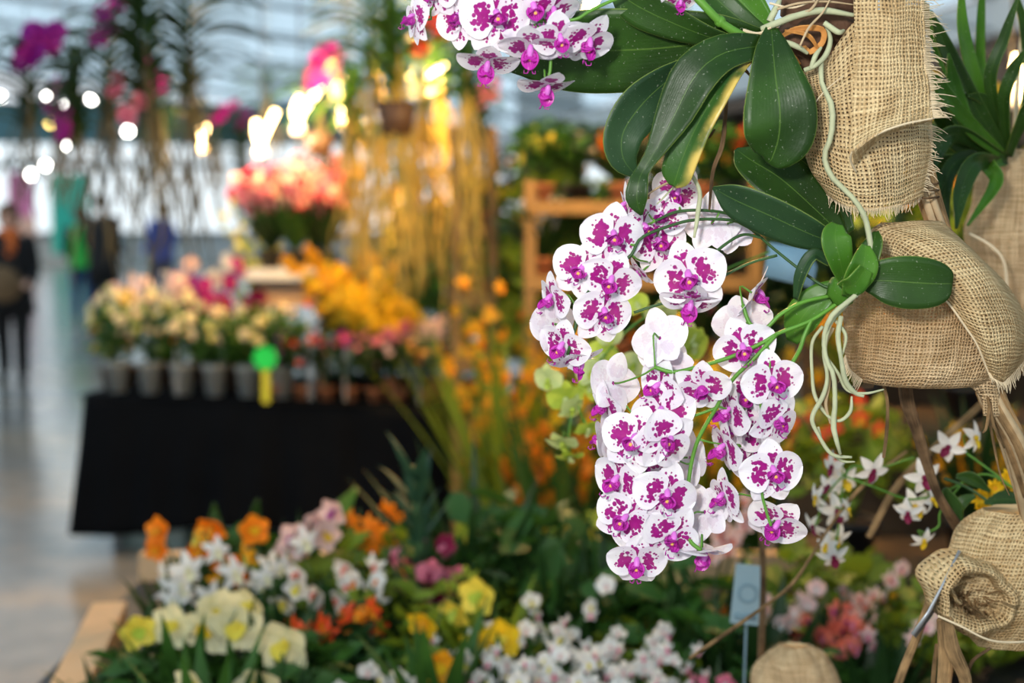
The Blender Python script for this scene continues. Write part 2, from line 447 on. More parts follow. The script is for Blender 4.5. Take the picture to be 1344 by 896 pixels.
# ================================================================== the near, sharp things
# ---- upper burlap wrap
bw = empty('burlap_wrap', (0, 0, 0), 0, 'pale open-weave burlap wrapped round bark, uppermost on the post, its flap rolled at the hem', 'burlap wrap', 'burlap wraps on the straw post')
mb, _, _ = surf([
    [(1060, 92, 1.57), (1037, 96, 1.515), (1078, 84, 1.487), (1120, 30, 1.478), (1170, 12, 1.487), (1214, 5, 1.52), (1220, 5, 1.57)],
    [(1068, 140, 1.57), (1046, 140, 1.515), (1085, 140, 1.476), (1127, 135, 1.468), (1177, 135, 1.477), (1219, 138, 1.52), (1222, 138, 1.57)],
    [(1075, 190, 1.57), (1053, 186, 1.515), (1090, 192, 1.474), (1130, 196, 1.466), (1177, 190, 1.474), (1221, 185, 1.52), (1222, 190, 1.57)],
    [(1082, 225, 1.57), (1063, 222, 1.515), (1096, 234, 1.476), (1139, 240, 1.468), (1180, 232, 1.478), (1217, 220, 1.52), (1218, 222, 1.57)],
    [(1098, 250, 1.57), (1083, 252, 1.515), (1106, 268, 1.482), (1140, 277, 1.474), (1178, 272, 1.484), (1209, 258, 1.52), (1209, 258, 1.56)]], 46, 56, rough=.004)
mb.build('wrapped_sheet', M_burlap, bw)
mb, _, _ = surf([
    [(1119, -40, 1.455), (1165, -40, 1.450), (1212, -40, 1.462)],
    [(1121, 40, 1.452), (1167, 40, 1.446), (1214, 40, 1.458)],
    [(1120, 100, 1.450), (1168, 100, 1.442), (1219, 95, 1.455)],
    [(1118, 150, 1.447), (1166, 142, 1.437), (1221, 128, 1.450)],
    [(1118, 184, 1.440), (1163, 164, 1.428), (1224, 149, 1.440)],
    [(1118, 197, 1.432), (1160, 172, 1.423), (1225, 155, 1.434)],
    [(1119, 205, 1.440), (1160, 176, 1.434), (1224, 157, 1.444)],
    [(1122, 216, 1.458), (1158, 180, 1.455), (1221, 158, 1.462)]], 60, 36, uvo=(.0013, .0007), rough=.003, seed=4)
fl = mb.build('front_flap', M_burlap, bw); thick(fl, .0010)
mb = MB(); mb.tube([P(*q) for q in [(1226, 155, 1.436), (1190, 162, 1.428), (1160, 172, 1.423), (1135, 186, 1.428), (1119, 199, 1.434), (1117, 212, 1.45), (1124, 226, 1.462)]], .0011, 6, 40)
mb.build('rolled_hem', M_thread, bw)
frays(bw, [(1213, -10, 1.458), (1217, 70, 1.457), (1221, 120, 1.452), (1225, 155, 1.438)], (1, 0, 0), 90, .016, 3)
frays(bw, [(1085, 254, 1.515), (1108, 269, 1.482), (1140, 278, 1.474), (1178, 273, 1.484), (1209, 259, 1.52)], (0, -.1, -1), 70, .008, 5)
frays(bw, [(1224, 165, 1.50), (1221, 190, 1.52), (1218, 220, 1.52), (1210, 250, 1.52)], (1, 0, -.3), 40, .013, 6)
mb = MB(); mb.blob(P(1142, 140, 1.535), (.060, .042, .098), 14, 0, .25, 3); mb.build('bark_filling', M_moss, bw)
thick(bw.children[0], .0006)

# bark lump the upper plant sits on
bk = empty('bark_lump', (0, 0, 0), 0, 'dark brown bark chunk with an orange peeling curl, under the roots of the upper orchid', 'bark')
mb = MB(); mb.blob(P(1072, 52, 1.53), (.040, .034, .044), 16, 0, .7, 8); mb.blob(P(1085, -20, 1.53), (.045, .03, .05), 12, 0, .5, 2); mb.build('chunk', M_moss, bk)
M_curl = plain('orange_bark', (.55, .24, .06), .7, .5, 90, bump=.001)
for pts, w in (([(1022, 50, 1.49), (1045, 38, 1.475), (1078, 38, 1.475), (1080, 55, 1.48), (1064, 68, 1.48), (1055, 60, 1.49)], 4), ([(1030, 40, 1.48), (1060, 46, 1.47), (1075, 66, 1.48)], 3), ([(1018, 62, 1.49), (1038, 72, 1.48), (1050, 84, 1.49)], 3.5)):
    o = leafmb(pts, [w * .5] + [w] * (len(pts) - 2) + [w * .5], 30, .1).build('bark_curl', M_curl, bk); thick(o, .0012)

# ---- middle burlap bundle
bw2 = empty('burlap_bundle', (0, 0, 0), 0, 'large slanting burlap sack bundle under the lower orchid, tied off in a straw tail', 'burlap bundle', 'burlap wraps on the straw post')
mb, _ = bag([(292, 1158, 1236), (305, 1142, 1248), (340, 1128, 1276), (380, 1114, 1300), (420, 1108, 1316), (460, 1107, 1324), (485, 1112, 1318), (500, 1128, 1300), (506, 1165, 1270)], 1.56, 60, 72, .62, .0035, 2, .25)
mb.build('sack_body', M_burlap2, bw2)
mb, _, _ = surf([
    [(1152, 330, 1.52), (1150, 300, 1.52), (1195, 290, 1.505), (1236, 290, 1.53)],
    [(1185, 345, 1.50), (1215, 325, 1.482), (1262, 322, 1.492), (1278, 330, 1.55)],
    [(1215, 375, 1.492), (1262, 372, 1.474), (1300, 365, 1.492), (1322, 375, 1.55)],
    [(1243, 395, 1.488), (1285, 410, 1.472), (1325, 410, 1.495), (1352, 430, 1.55)],
    [(1282, 452, 1.492), (1302, 460, 1.480), (1332, 458, 1.500), (1352, 460, 1.55)],
    [(1298, 490, 1.505), (1308, 497, 1.496), (1320, 500, 1.505), (1342, 478, 1.55)]], 60, 40, uvo=(.2, .1), rough=.003, seed=9)
o = mb.build('folded_flap', M_burlap, bw2); thick(o, .0010)
mb = MB(); mb.tube([P(*q) for q in [(1215, 376, 1.490), (1243, 396, 1.486), (1268, 430, 1.486), (1283, 453, 1.490), (1298, 490, 1.503)]], .0013, 6, 30); mb.build('rolled_hem', M_thread, bw2)
mb, _ = bag([(478, 1262, 1330), (500, 1268, 1318), (520, 1286, 1312), (545, 1292, 1312)], 1.545, 20, 30, .7, .002, 5); mb.build('tied_neck', M_burlap2, bw2)
frays(bw2, [(1298, 492, 1.50), (1312, 500, 1.50), (1325, 500, 1.51), (1345, 478, 1.54)], (.3, -.1, -1), 40, .009, 8)
frays(bw2, [(1108, 470, 1.53), (1114, 488, 1.52), (1130, 502, 1.52)], (-.4, 0, -1), 24, .012, 9)

# ---- lower right burlap roll
bw3 = empty('burlap_roll', (0, 0, 0), 0, 'burlap roll low on the post with an open spiral mouth and dead stalks hanging out', 'burlap roll', 'burlap wraps on the straw post')
mb, _ = bag([(668, 1292, 1400), (690, 1262, 1410), (720, 1243, 1420), (755, 1234, 1425), (790, 1238, 1420), (820, 1255, 1400), (846, 1280, 1370)], 1.66, 50, 60, .6, .004, 6, .4)
mb.build('sack_body', M_burlap, bw3)
cxp = P(1282, 785, 1.60); A = []; UVr = []
rings = [(66, 54, .050), (60, 52, .012), (54, 47, -.006), (48, 40, -.012), (43, 34, -.004), (38, 29, .012), (34, 24, .030), (30, 21, .018), (26, 17, .022), (22, 13, .060)]
rg = cat(rings, 36); 
for i, (a, b, d) in enumerate(rg):
    row = []; ur = []
    for j in range(48):
        th = 2 * PI * j / 48; k = 1 + .07 * math.sin(th * 3 + i * .2) + .04 * math.sin(7 * th)
        row.append((cxp.x + sz(a, 1.6) * k * math.cos(th), cxp.y + d + .01 * math.cos(th), cxp.z + sz(b, 1.6) * k * math.sin(th) - .45 * sz(a, 1.6) * math.cos(th) * .4)); ur.append((th * sz(40, 1.6), i * .0022))
    A.append(row); UVr.append(ur)
mb = MB(); mb.grid(np.array(A), np.array(UVr), closed=True); o = mb.build('spiral_mouth', M_burlap, bw3); thick(o, .001)
mb = MB(); mb.tube([P(*q) for q in [(1231, 808, 1.565), (1262, 822, 1.56), (1300, 840, 1.565), (1344, 842, 1.58), (1390, 835, 1.62)]], .0014, 5, 24); mb.build('binding_cord', M_thread, bw3)
mb = MB(); rr = random.Random(2)
for i in range(46):
    a = P(1268 + rr.uniform(-26, 26), 790 + rr.uniform(-16, 16), 1.63); b = a + Vector((rr.uniform(-.02, .015), rr.uniform(-.055, -.02), rr.uniform(-.02, .02))); mb.tube([a, (a + b) / 2 + Vector((0, 0, rr.uniform(-.006, .006))), b], [.0012, .0010, .0005], 4, 6)
mb.build('loose_fibres', M_straw, bw3)
for q in ([(1243, 810, 1.58), (1250, 850, 1.57), (1268, 896, 1.58), (1262, 960, 1.6)], [(1236, 812, 1.59), (1242, 860, 1.59), (1236, 930, 1.6)]):
    mb = MB(); mb.tube([P(*a) for a in q], [.006, .009, .007, .003][:len(q)], 7, 14); mb.build('dead_stalk', M_straw, bw3)
# ---- burlap bundles behind
bw4 = empty('burlap_bundle', (0, 0, 0), 0, 'out of focus brown burlap bundle below the strap-leaved plant at the picture edge', 'burlap bundle', 'burlap wraps on the straw post')
mb, _ = bag([(196, 1318, 1420), (215, 1296, 1440), (260, 1278, 1450), (320, 1268, 1450), (370, 1285, 1440), (410, 1318, 1420)], 1.92, 40, 48, .6, .006, 9)
mb.build('sack_body', M_burlap2, bw4)
mb = MB(); mb.tube([P(*q) for q in [(1272, 306, 1.80), (1300, 322, 1.79), (1318, 345, 1.79), (1322, 390, 1.80)]], .0022, 6, 20); mb.build('rolled_hem', M_thread, bw4)
for x in (1330, 1400): mb = MB(); mb.tube([P(x, 215, 1.90), P(x + 10, 60, 1.92), P(1375, -250, 1.94), P(1375, -1500, 1.96)], .003, 6, 24); mb.build('hanging_cord', M_thread, bw4)
bw5 = empty('burlap_bundle', (0, 0, 0), 0, 'blurred pale burlap hump at the bottom edge below the coral flowers', 'burlap bundle', 'burlap wraps on the straw post')
mb, _ = bag([(846, 1020, 1062), (862, 1000, 1085), (896, 985, 1105), (950, 980, 1110), (1040, 985, 1105), (1085, 1010, 1085)], 2.05, 24, 40, .6, .008, 4); mb.build('sack_body', M_burlap2, bw5)

# ---- the straw post that carries the wraps
post = empty('straw_post', (0, 0, 0), 0, 'tall slanting post of bundled dry straw running through the burlap wraps', 'straw post')
core = [P(1150, -160, 1.57), P(1172, 0, 1.57), P(1195, 140, 1.56), P(1218, 250, 1.555), P(1243, 330, 1.56), P(1275, 430, 1.56), P(1302, 520, 1.555), P(1335, 590, 1.57), P(1358, 690, 1.64), P(1372, 820, 1.68), P(1385, 1050, 1.72), P(1395, 1500, 1.78)]
rr = random.Random(3)
for k in range(16):
    th = k * 2.4; pts = []
    for i, c in enumerate(core):
        rad = .009 if i < 6 else .013
        pts.append(c + Vector((math.cos(th + i * .35) * rad, math.sin(th + i * .35) * rad, 0)) * rr.uniform(.6, 1.1))
    mb = MB(); mb.tube(pts, [rr.uniform(.0035, .0055)] * len(pts), 6, 60); mb.build('straw_stalk', M_straw if k % 3 else M_root2, post)
for q in ([(1296, 520, 1.54), (1305, 560, 1.53), (1318, 588, 1.53)], [(1292, 525, 1.55), (1302, 570, 1.54), (1312, 620, 1.55), (1325, 650, 1.55)], [(1318, 515, 1.55), (1332, 560, 1.55), (1350, 600, 1.56)], [(1300, 530, 1.54), (1295, 560, 1.52), (1290, 568, 1.52)]):
    mb = MB(); mb.tube([P(*a) for a in q], [.0022, .0018, .0010, .0006][:len(q)], 5, 12); mb.build('loose_straw', M_straw, post)
mb = MB()
for i in range(3):
    a = P(1196, 238 + i * 9, 1.53); b = P(1215, 242 + i * 9, 1.525); c = P(1232, 240 + i * 9, 1.545); mb.tube([a, b, c], .0012, 5, 10)
mb.build('wire_tie', M_twig, post)

# ---- upper orchid (crown just off the bark)
up = empty('phalaenopsis_orchid', (0, 0, 0), 0, 'upper spotted orchid with long dark leaves, growing from the bark lump', 'orchid', 'spotted phalaenopsis orchids on burlap')
leaf(up, M_dleaf, [(1000, 52, 1.50), (935, 56, 1.49), (850, 64, 1.50), (760, 68, 1.52), (700, 78, 1.54), (664, 92, 1.555)], [14, 40, 54, 55, 36, 1], -16, .08, -6)
leaf(up, M_dleaf, [(985, 62, 1.49), (930, 48, 1.475), (870, 24, 1.47), (828, 2, 1.48), (800, -22, 1.50)], [8, 14, 24, 24, 4], -20, .10)
leaf(up, M_dleaf, [(1010, 50, 1.50), (965, 20, 1.50), (930, -12, 1.51), (900, -50, 1.53)], [8, 16, 18, 8], 15, .2)
leaf(up, M_mleaf, [(1015, 45, 1.52), (985, 15, 1.54), (955, -20, 1.56), (930, -60, 1.58)], [10, 24, 26, 12], 0, .15, label='pale green leaf lit from above')
leaf(up, M_dleaf, [(1020, 60, 1.49), (985, 62, 1.462), (945, 72, 1.45), (912, 100, 1.445), (886, 150, 1.45), (862, 195, 1.452), (845, 222, 1.455), (838, 240, 1.45), (836, 262, 1.45), (842, 282, 1.455)], [9, 18, 25, 30, 25, 13, 9, 13, 14, 2], 18, .22, -12)
leaf(up, M_bleaf, [(935, 62, 1.49), (905, 85, 1.485), (868, 112, 1.475), (838, 142, 1.468), (817, 176, 1.465), (818, 208, 1.468), (836, 232, 1.475)], [6, 13, 24, 31, 27, 20, 3], -22, .22, 10, label='bluish green curled leaf')
leaf(up, M_yleaf, [(995, 60, 1.48), (962, 88, 1.46), (938, 125, 1.452), (915, 165, 1.455), (897, 205, 1.46), (888, 232, 1.465), (884, 244, 1.47)], [9, 18, 21, 22, 23, 20, 6], 26, .20, -10, label='leaf with a yellowing edge')
leaf(up, M_bleaf, [(905, 150, 1.475), (880, 165, 1.475), (862, 195, 1.478), (850, 225, 1.48)], [3, 7, 6, 2], 50, .2)
leaf(up, M_dleaf, [(1012, 34, 1.475), (1014, 62, 1.462), (1018, 100, 1.452), (1023, 142, 1.448), (1022, 180, 1.452), (1014, 206, 1.462), (1008, 214, 1.468)], [6, 22, 35, 47, 45, 26, 3], -14, .14, 8, wav=.05)
thick_sp = [P(1010, 58, 1.49), P(985, 52, 1.48), P(950, 32, 1.47), P(925, 8, 1.465), P(890, -30, 1.465)]
mb = MB(); mb.tube(thick_sp, [.0052, .0048, .0044, .0044, .004], 8, 30); mb.blob(P(945, 28, 1.47), (.0062, .006, .006), 7); mb.build('flower_stem', M_spike, up)
spU = [[P(905, -30, 1.47), P(860, -18, 1.47), P(815, -4, 1.468), P(775, 14, 1.465), P(752, 26, 1.465), P(700, 28, 1.47), P(672, 34, 1.475), P(664, 50, 1.475), P(655, 66, 1.475), P(644, 80, 1.475)],
       [P(672, 34, 1.475), P(668, 0, 1.48), P(640, -20, 1.48), P(590, -12, 1.48), P(565, 12, 1.48)], [P(700, 28, 1.47), P(720, 60, 1.47), P(722, 92, 1.47), P(715, 112, 1.47)], [P(735, 27, 1.47), P(770, 40, 1.46), P(775, 50, 1.46)]]
spU = [cat(l, 40) for l in spU]
for l in spU: mb = MB(); mb.tube(l, .0019, 6); mb.build('flower_stem', M_spike, up)
topT = [(546, 26, .0, .80, -62, 5, -10), (606, 26, 0, .92, -30, 0, -20), (650, 24, -.02, 1.12, 12, 8, 0), (636, 0, .0, 1.1, -5, 40, 20), (700, 8, -.01, 1.05, 10, 35, -15), (722, 14, -.005, 1.0, 25, 48, 10),
        (698, 62, -.02, 1.05, -20, 66, 10), (735, 50, -.03, .9, 10, 40, -10), (768, 54, -.02, 1.0, 28, 52, 20), (640, 82, 0, 1.0, -25, 70, 30), (716, 112, -.01, .95, 20, 78, 5), (572, -8, 0, .8, -30, 20, 0), (892, 0, -.01, .6, 10, 62, 0)]
add_blossoms(up, topT, spU, 1.47, M_spike)
# aerial roots of the upper plant
def root(parent, pts, w, mat, name='aerial_root', n=40):
    mb = MB(); k = len(pts); rr_ = random.Random(len(pts) + int(pts[0][0]))
    mb.tube([P(*p) for p in pts], [sz(w, 1.5) * rr_.uniform(.85, 1.15) for _ in pts[:-1]] + [sz(w, 1.5) * .55], 7, n); return mb.build(name, mat, parent)
for pts, w, m in [
    ([(1078, 82, 1.47), (1079, 110, 1.465), (1092, 140, 1.46), (1091, 178, 1.46), (1082, 205, 1.465), (1092, 232, 1.465), (1118, 258, 1.465), (1134, 282, 1.465), (1141, 310, 1.465), (1144, 345, 1.46), (1132, 378, 1.45), (1110, 398, 1.44), (1092, 414, 1.44), (1082, 440, 1.45), (1084, 470, 1.45), (1094, 492, 1.45), (1096, 530, 1.45), (1094, 560, 1.45), (1103, 596, 1.45)], 3.6, M_root),
    ([(1000, 38, 1.48), (1020, 30, 1.47), (1048, 20, 1.47), (1080, 14, 1.475), (1122, 20, 1.47)], 4.2, M_root), ([(1010, 28, 1.48), (1018, 12, 1.48), (1026, -5, 1.49)], 4, M_root),
    ([(1005, 60, 1.485), (1030, 56, 1.475), (1048, 62, 1.47), (1060, 70, 1.475)], 4, M_root), ([(1056, 92, 1.47), (1070, 86, 1.465), (1084, 72, 1.47), (1090, 52, 1.475), (1084, 34, 1.48)], 3.2, M_root),
    ([(1064, 90, 1.465), (1070, 74, 1.466), (1078, 62, 1.47)], 3, M_root), ([(995, 45, 1.48), (1015, 40, 1.475), (1032, 22, 1.47), (1062, 14, 1.47), (1078, -8, 1.47)], 2.2, M_root2),
    ([(1020, 12, 1.475), (1050, 4, 1.47), (1085, 2, 1.475), (1120, 6, 1.48)], 1.6, M_root2), ([(1050, 60, 1.46), (1062, 36, 1.46), (1080, 16, 1.465), (1092, -6, 1.47)], 1.5, M_root2),
    ([(1010, 4, 1.48), (1040, 10, 1.475), (1070, 0, 1.475)], 1.3, M_thread), ([(1082, 30, 1.47), (1100, 42, 1.465), (1108, 40, 1.47)], 3.5, M_root),
    ([(1066, 140, 1.465), (1082, 120, 1.463), (1108, 98, 1.46)], .7, M_thread), ([(975, 40, 1.48), (995, 44, 1.48), (1012, 36, 1.47)], 2.4, M_thread)]:
    root(up, pts, w, m)
for pts, w in [([(955, 92, 1.49), (953, 140, 1.485), (948, 190, 1.485), (936, 225, 1.49), (931, 276, 1.49)], 2.8), ([(968, 88, 1.49), (978, 92, 1.48), (985, 100, 1.48)], 2), ([(938, 170, 1.49), (930, 180, 1.5), (925, 172, 1.5)], 1.5)]:
    root(up, pts, w, M_twig, 'dead_stem')

# ---- lower orchid
lo = empty('phalaenopsis_orchid', (0, 0, 0), 0, 'lower orchid on the middle burlap bundle with three hanging cascades of spotted blossoms', 'orchid', 'spotted phalaenopsis orchids on burlap')
leaf(lo, M_bleaf, [(1104, 322, 1.47), (1060, 305, 1.465), (1010, 282, 1.462), (965, 262, 1.468), (936, 246, 1.478)], [8, 24, 29, 24, 2], -28, .16)
leaf(lo, M_dleaf, [(1108, 312, 1.50), (1070, 275, 1.51), (1025, 235, 1.52), (985, 210, 1.53), (966, 196, 1.54)], [8, 30, 38, 26, 3], 30, .14)
leaf(lo, M_dleaf, [(1115, 305, 1.51), (1090, 262, 1.525), (1060, 225, 1.54), (1030, 196, 1.55)], [8, 24, 28, 4], -10, .15)
leaf(lo, M_mleaf, [(1108, 368, 1.46), (1102, 340, 1.448), (1096, 312, 1.445), (1098, 294, 1.452)], [8, 17, 20, 8], 20, .2, label='short pale green leaf with a small hole')
leaf(lo, M_dleaf, [(1120, 380, 1.47), (1136, 350, 1.462), (1146, 322, 1.462), (1150, 304, 1.47)], [8, 16, 15, 4], -30, .2)
leaf(lo, M_mleaf, [(1110, 388, 1.455), (1124, 366, 1.443), (1134, 344, 1.440), (1136, 322, 1.448)], [6, 19, 19, 6], 25, .25)
leaf(lo, M_mleaf, [(1106, 378, 1.45), (1122, 372, 1.438), (1136, 352, 1.436)], [10, 17, 12], 35, .2)
leaf(lo, M_dleaf, [(1128, 372, 1.462), (1155, 368, 1.452), (1190, 370, 1.448), (1225, 372, 1.452), (1245, 372, 1.458), (1250, 372, 1.462)], [6, 27, 35, 31, 19, 2], 6, .12, label='blunt dark leaf lying on the burlap with a notched rim')
leaf(lo, M_bleaf, [(1088, 345, 1.47), (1068, 335, 1.465), (1052, 360, 1.468), (1045, 392, 1.48)], [5, 9, 9, 4], 30, .3)
leaf(lo, M_mleaf, [(1105, 372, 1.48), (1075, 392, 1.482), (1052, 418, 1.488), (1040, 448, 1.50)], [8, 20, 23, 8], 10, .15)
mb = MB(); mb.blob(P(1108, 378, 1.47), (.016, .012, .018), 10, 0, .4); mb.build('crown', M_mleaf, lo)
spL = [
    [P(1108, 392, 1.47), P(1065, 420, 1.465), P(1020, 438, 1.465), (P(1000, 450, 1.465)), P(960, 468, 1.465), P(920, 480, 1.465), P(885, 488, 1.465), P(860, 482, 1.47)],
    [P(1100, 386, 1.475), P(1055, 396, 1.47), P(1025, 412, 1.468), P(1005, 430, 1.468), P(985, 425, 1.47), P(975, 400, 1.475)],
    [P(1020, 438, 1.465), P(990, 470, 1.46), P(960, 500, 1.465), P(940, 535, 1.47), P(915, 580, 1.475), P(904, 630, 1.475), P(902, 680, 1.47), P(905, 708, 1.465), P(920, 722, 1.462)],
    [P(940, 535, 1.47), P(880, 560, 1.48), P(850, 600, 1.485), P(842, 650, 1.485), P(840, 700, 1.48), P(838, 728, 1.475)],
    [P(1005, 445, 1.465), P(1010, 480, 1.46), P(998, 520, 1.46), P(1004, 560, 1.465), P(1008, 600, 1.465), P(1000, 640, 1.46), P(1005, 668, 1.458), P(1012, 690, 1.455)],
    [P(1065, 420, 1.465), P(1056, 440, 1.462), P(1050, 458, 1.462), P(1040, 476, 1.465)],
    [P(1098, 378, 1.475), P(1075, 372, 1.48), P(1020, 330, 1.49), P(985, 300, 1.49), P(960, 289, 1.485), P(915, 288, 1.482), P(880, 296, 1.48), P(842, 312, 1.475), P(828, 335, 1.47), P(805, 350, 1.47), P(775, 380, 1.472), P(762, 400, 1.475), P(755, 430, 1.475), P(745, 465, 1.475)],
    [P(1000, 312, 1.49), P(975, 308, 1.49), P(950, 322, 1.485), P(930, 340, 1.48), P(915, 355, 1.475), P(908, 380, 1.475)],
    [P(985, 300, 1.49), P(960, 282, 1.495), P(925, 276, 1.49), P(888, 278, 1.49), P(860, 290, 1.485)],
    [P(1020, 335, 1.50), P(985, 345, 1.50), P(945, 365, 1.50), P(910, 392, 1.5), P(870, 398, 1.5), P(832, 410, 1.50)]]
spL = [cat(l, 50) for l in spL]
for i, l in enumerate(spL): mb = MB(); mb.tube(l, .0022 if i in (0, 1, 2, 5) else .0017, 6); mb.build('flower_stem', M_spike if i in (0, 1, 2, 3, 4, 5) else M_spike2, lo)
Lt = [  # px, py, depth offset, size, yaw, pitch, roll
    (805, 503, .02, 1.0, -150, 10, -20), (797, 532, .02, .9, -70, 20, 10), (797, 575, .03, .95, -120, 10, 0), (866, 444, .0, 1.0, 150, 20, 20), (874, 478, .01, .95, 160, 10, 70),
    (866, 508, -.01, .95, -52, 10, 30), (922, 508, -.03, .95, -10, 30, 150), (871, 542, -.015, 1.08, -14, 8, -18), (832, 578, -.035, 1.12, -18, 5, 22), (872, 577, -.045, 1.05, 16, 10, 62),
    (812, 631, -.01, 1.05, -42, 12, 15), (819, 681, -.02, 1.05, -22, 8, 38), (872, 650, -.03, 1.10, 6, 12, 20), (878, 704, -.03, 1.08, 10, 18, 40), (836, 737, -.02, 1.0, -8, 26, 4),
    (922, 722, -.02, 1.0, 12, 84, 10), (925, 672, .01, 1.0, 140, 10, 30), (905, 600, .02, 1.0, 120, 0, 0), (852, 620, .02, 1.0, -20, 0, 90), (848, 668, .01, 1.0, -30, 30, 60),
    (978, 458, -.02, 1.05, -12, 14, -24), (975, 424, .01, 1.0, 170, -20, 10), (990, 386, 0, .95, 80, 30, 10), (1013, 503, -.03, 1.05, 12, 8, -10), (1018, 553, -.03, .95, 28, 14, 40),
    (960, 542, -.01, 1.0, -72, 12, 20), (954, 590, -.01, 1.0, -76, 14, 10), (1013, 620, -.035, 1.06, 8, 6, -4), (953, 654, -.01, .95, -66, 12, -10), (1018, 686, -.02, 1.05, -28, 30, 46),
    (985, 520, .01, 1.0, -30, 10, 60), (975, 562, .015, 1.0, -40, 0, 30), (992, 590, .02, 1.0, 20, 0, -30),
    (763, 355, -.015, 1.02, -16, 8, 28), (803, 312, -.02, 1.08, 8, 6, 8), (801, 368, -.025, 1.0, -10, 24, 24), (790, 412, -.02, 1.02, 14, 10, 10), (727, 393, .0, .9, -64, 16, 10), (726, 425, .01, .95, -140, 0, 0),
    (740, 455, -.01, .95, -40, 22, 20), (757, 474, 0, .9, 40, 66, 30), (863, 320, .01, 1.0, 10, 6, -10), (868, 286, .01, .85, -10, 0, 10), (840, 358, .01, .55, -70, 40, 0),
    (907, 364, -.02, 1.2, -14, 14, -20), (905, 396, -.01, 1.0, -10, 62, 20), (887, 252, .02, .9, -10, 30, 40), (824, 272, .02, .8, -80, 10, 0), (935, 292, .02, 1.0, 170, 0, 0), (962, 300, .03, .9, 150, 20, 30), (843, 300, .01, .9, 30, 10, 0)]
add_blossoms(lo, Lt, spL, 1.49, M_spike)
for pts, w, m in [
    ([(1112, 398, 1.46), (1090, 425, 1.45), (1082, 460, 1.452), (1086, 495, 1.455), (1080, 520, 1.455), (1066, 548, 1.46), (1074, 570, 1.46), (1092, 596, 1.46), (1118, 600, 1.46)], 3.0, M_root),
    ([(1080, 428, 1.47), (1066, 450, 1.47), (1066, 490, 1.47), (1070, 520, 1.47), (1086, 545, 1.46), (1102, 552, 1.455), (1116, 540, 1.455), (1118, 520, 1.455)], 2.4, M_root),
    ([(1104, 415, 1.45), (1100, 440, 1.445), (1104, 470, 1.445), (1110, 500, 1.45), (1122, 515, 1.455), (1134, 520, 1.455)], 3.4, M_root), ([(1086, 470, 1.46), (1100, 490, 1.455), (1112, 512, 1.455), (1136, 516, 1.455), (1160, 511, 1.46)], 2.0, M_root),
    ([(1094, 430, 1.46), (1084, 455, 1.46), (1088, 500, 1.462), (1084, 530, 1.46), (1090, 556, 1.46)], 2.2, M_root2), ([(1074, 560, 1.47), (1082, 585, 1.47), (1104, 604, 1.47), (1122, 606, 1.47)], 1.8, M_root),
    ([(1096, 420, 1.455), (1110, 440, 1.448), (1106, 465, 1.45)], 2.4, M_root), ([(905, 225, 1.485), (918, 250, 1.48), (916, 280, 1.478), (911, 312, 1.478)], 3, M_root), ([(893, 232, 1.49), (866, 245, 1.48), (850, 255, 1.48)], 1.8, M_root2), ([(893, 236, 1.49), (872, 258, 1.485), (862, 268, 1.485)], 1.4, M_root)]:
    root(lo, pts, w, m)

# ------------------------------------------------------------------ shared flower and leaf meshes for the stall plants
FOL = {'dark': plain('deep_green_foliage', (.018, .055, .012), .45, .6, 9, .15), 'mid': plain('green_foliage', (.045, .13, .02), .45, .5, 9, .25),
       'yel': plain('yellow_green_foliage', (.20, .28, .02), .5, .5, 9, .3), 'blue': plain('blue_green_foliage', (.03, .085, .045), .5, .5, 9, .15)}
PET = {}
def pmat(name, c, trans=.3): 
    PET[name] = plain(name + '_petal', c, .5, .18, 25, trans); return PET[name]
for n_, c_ in {'white': (.86, .86, .83), 'cream': (.86, .82, .55), 'lemon': (.85, .72, .10), 'yellow': (.86, .58, .02), 'amber': (.85, .42, .02), 'orange': (.90, .26, .01), 'red': (.55, .015, .07),
               'scarlet': (.85, .09, .02), 'pink': (.74, .22, .34), 'pale_pink': (.85, .62, .60), 'magenta': (.38, .005, .27), 'purple': (.30, .01, .30), 'violet': (.35, .12, .42), 'lime': (.50, .62, .08),
               'coral': (.80, .22, .16), 'wine': (.24, .01, .06), 'greenish': (.62, .70, .30)}.items(): pmat(n_, c_)
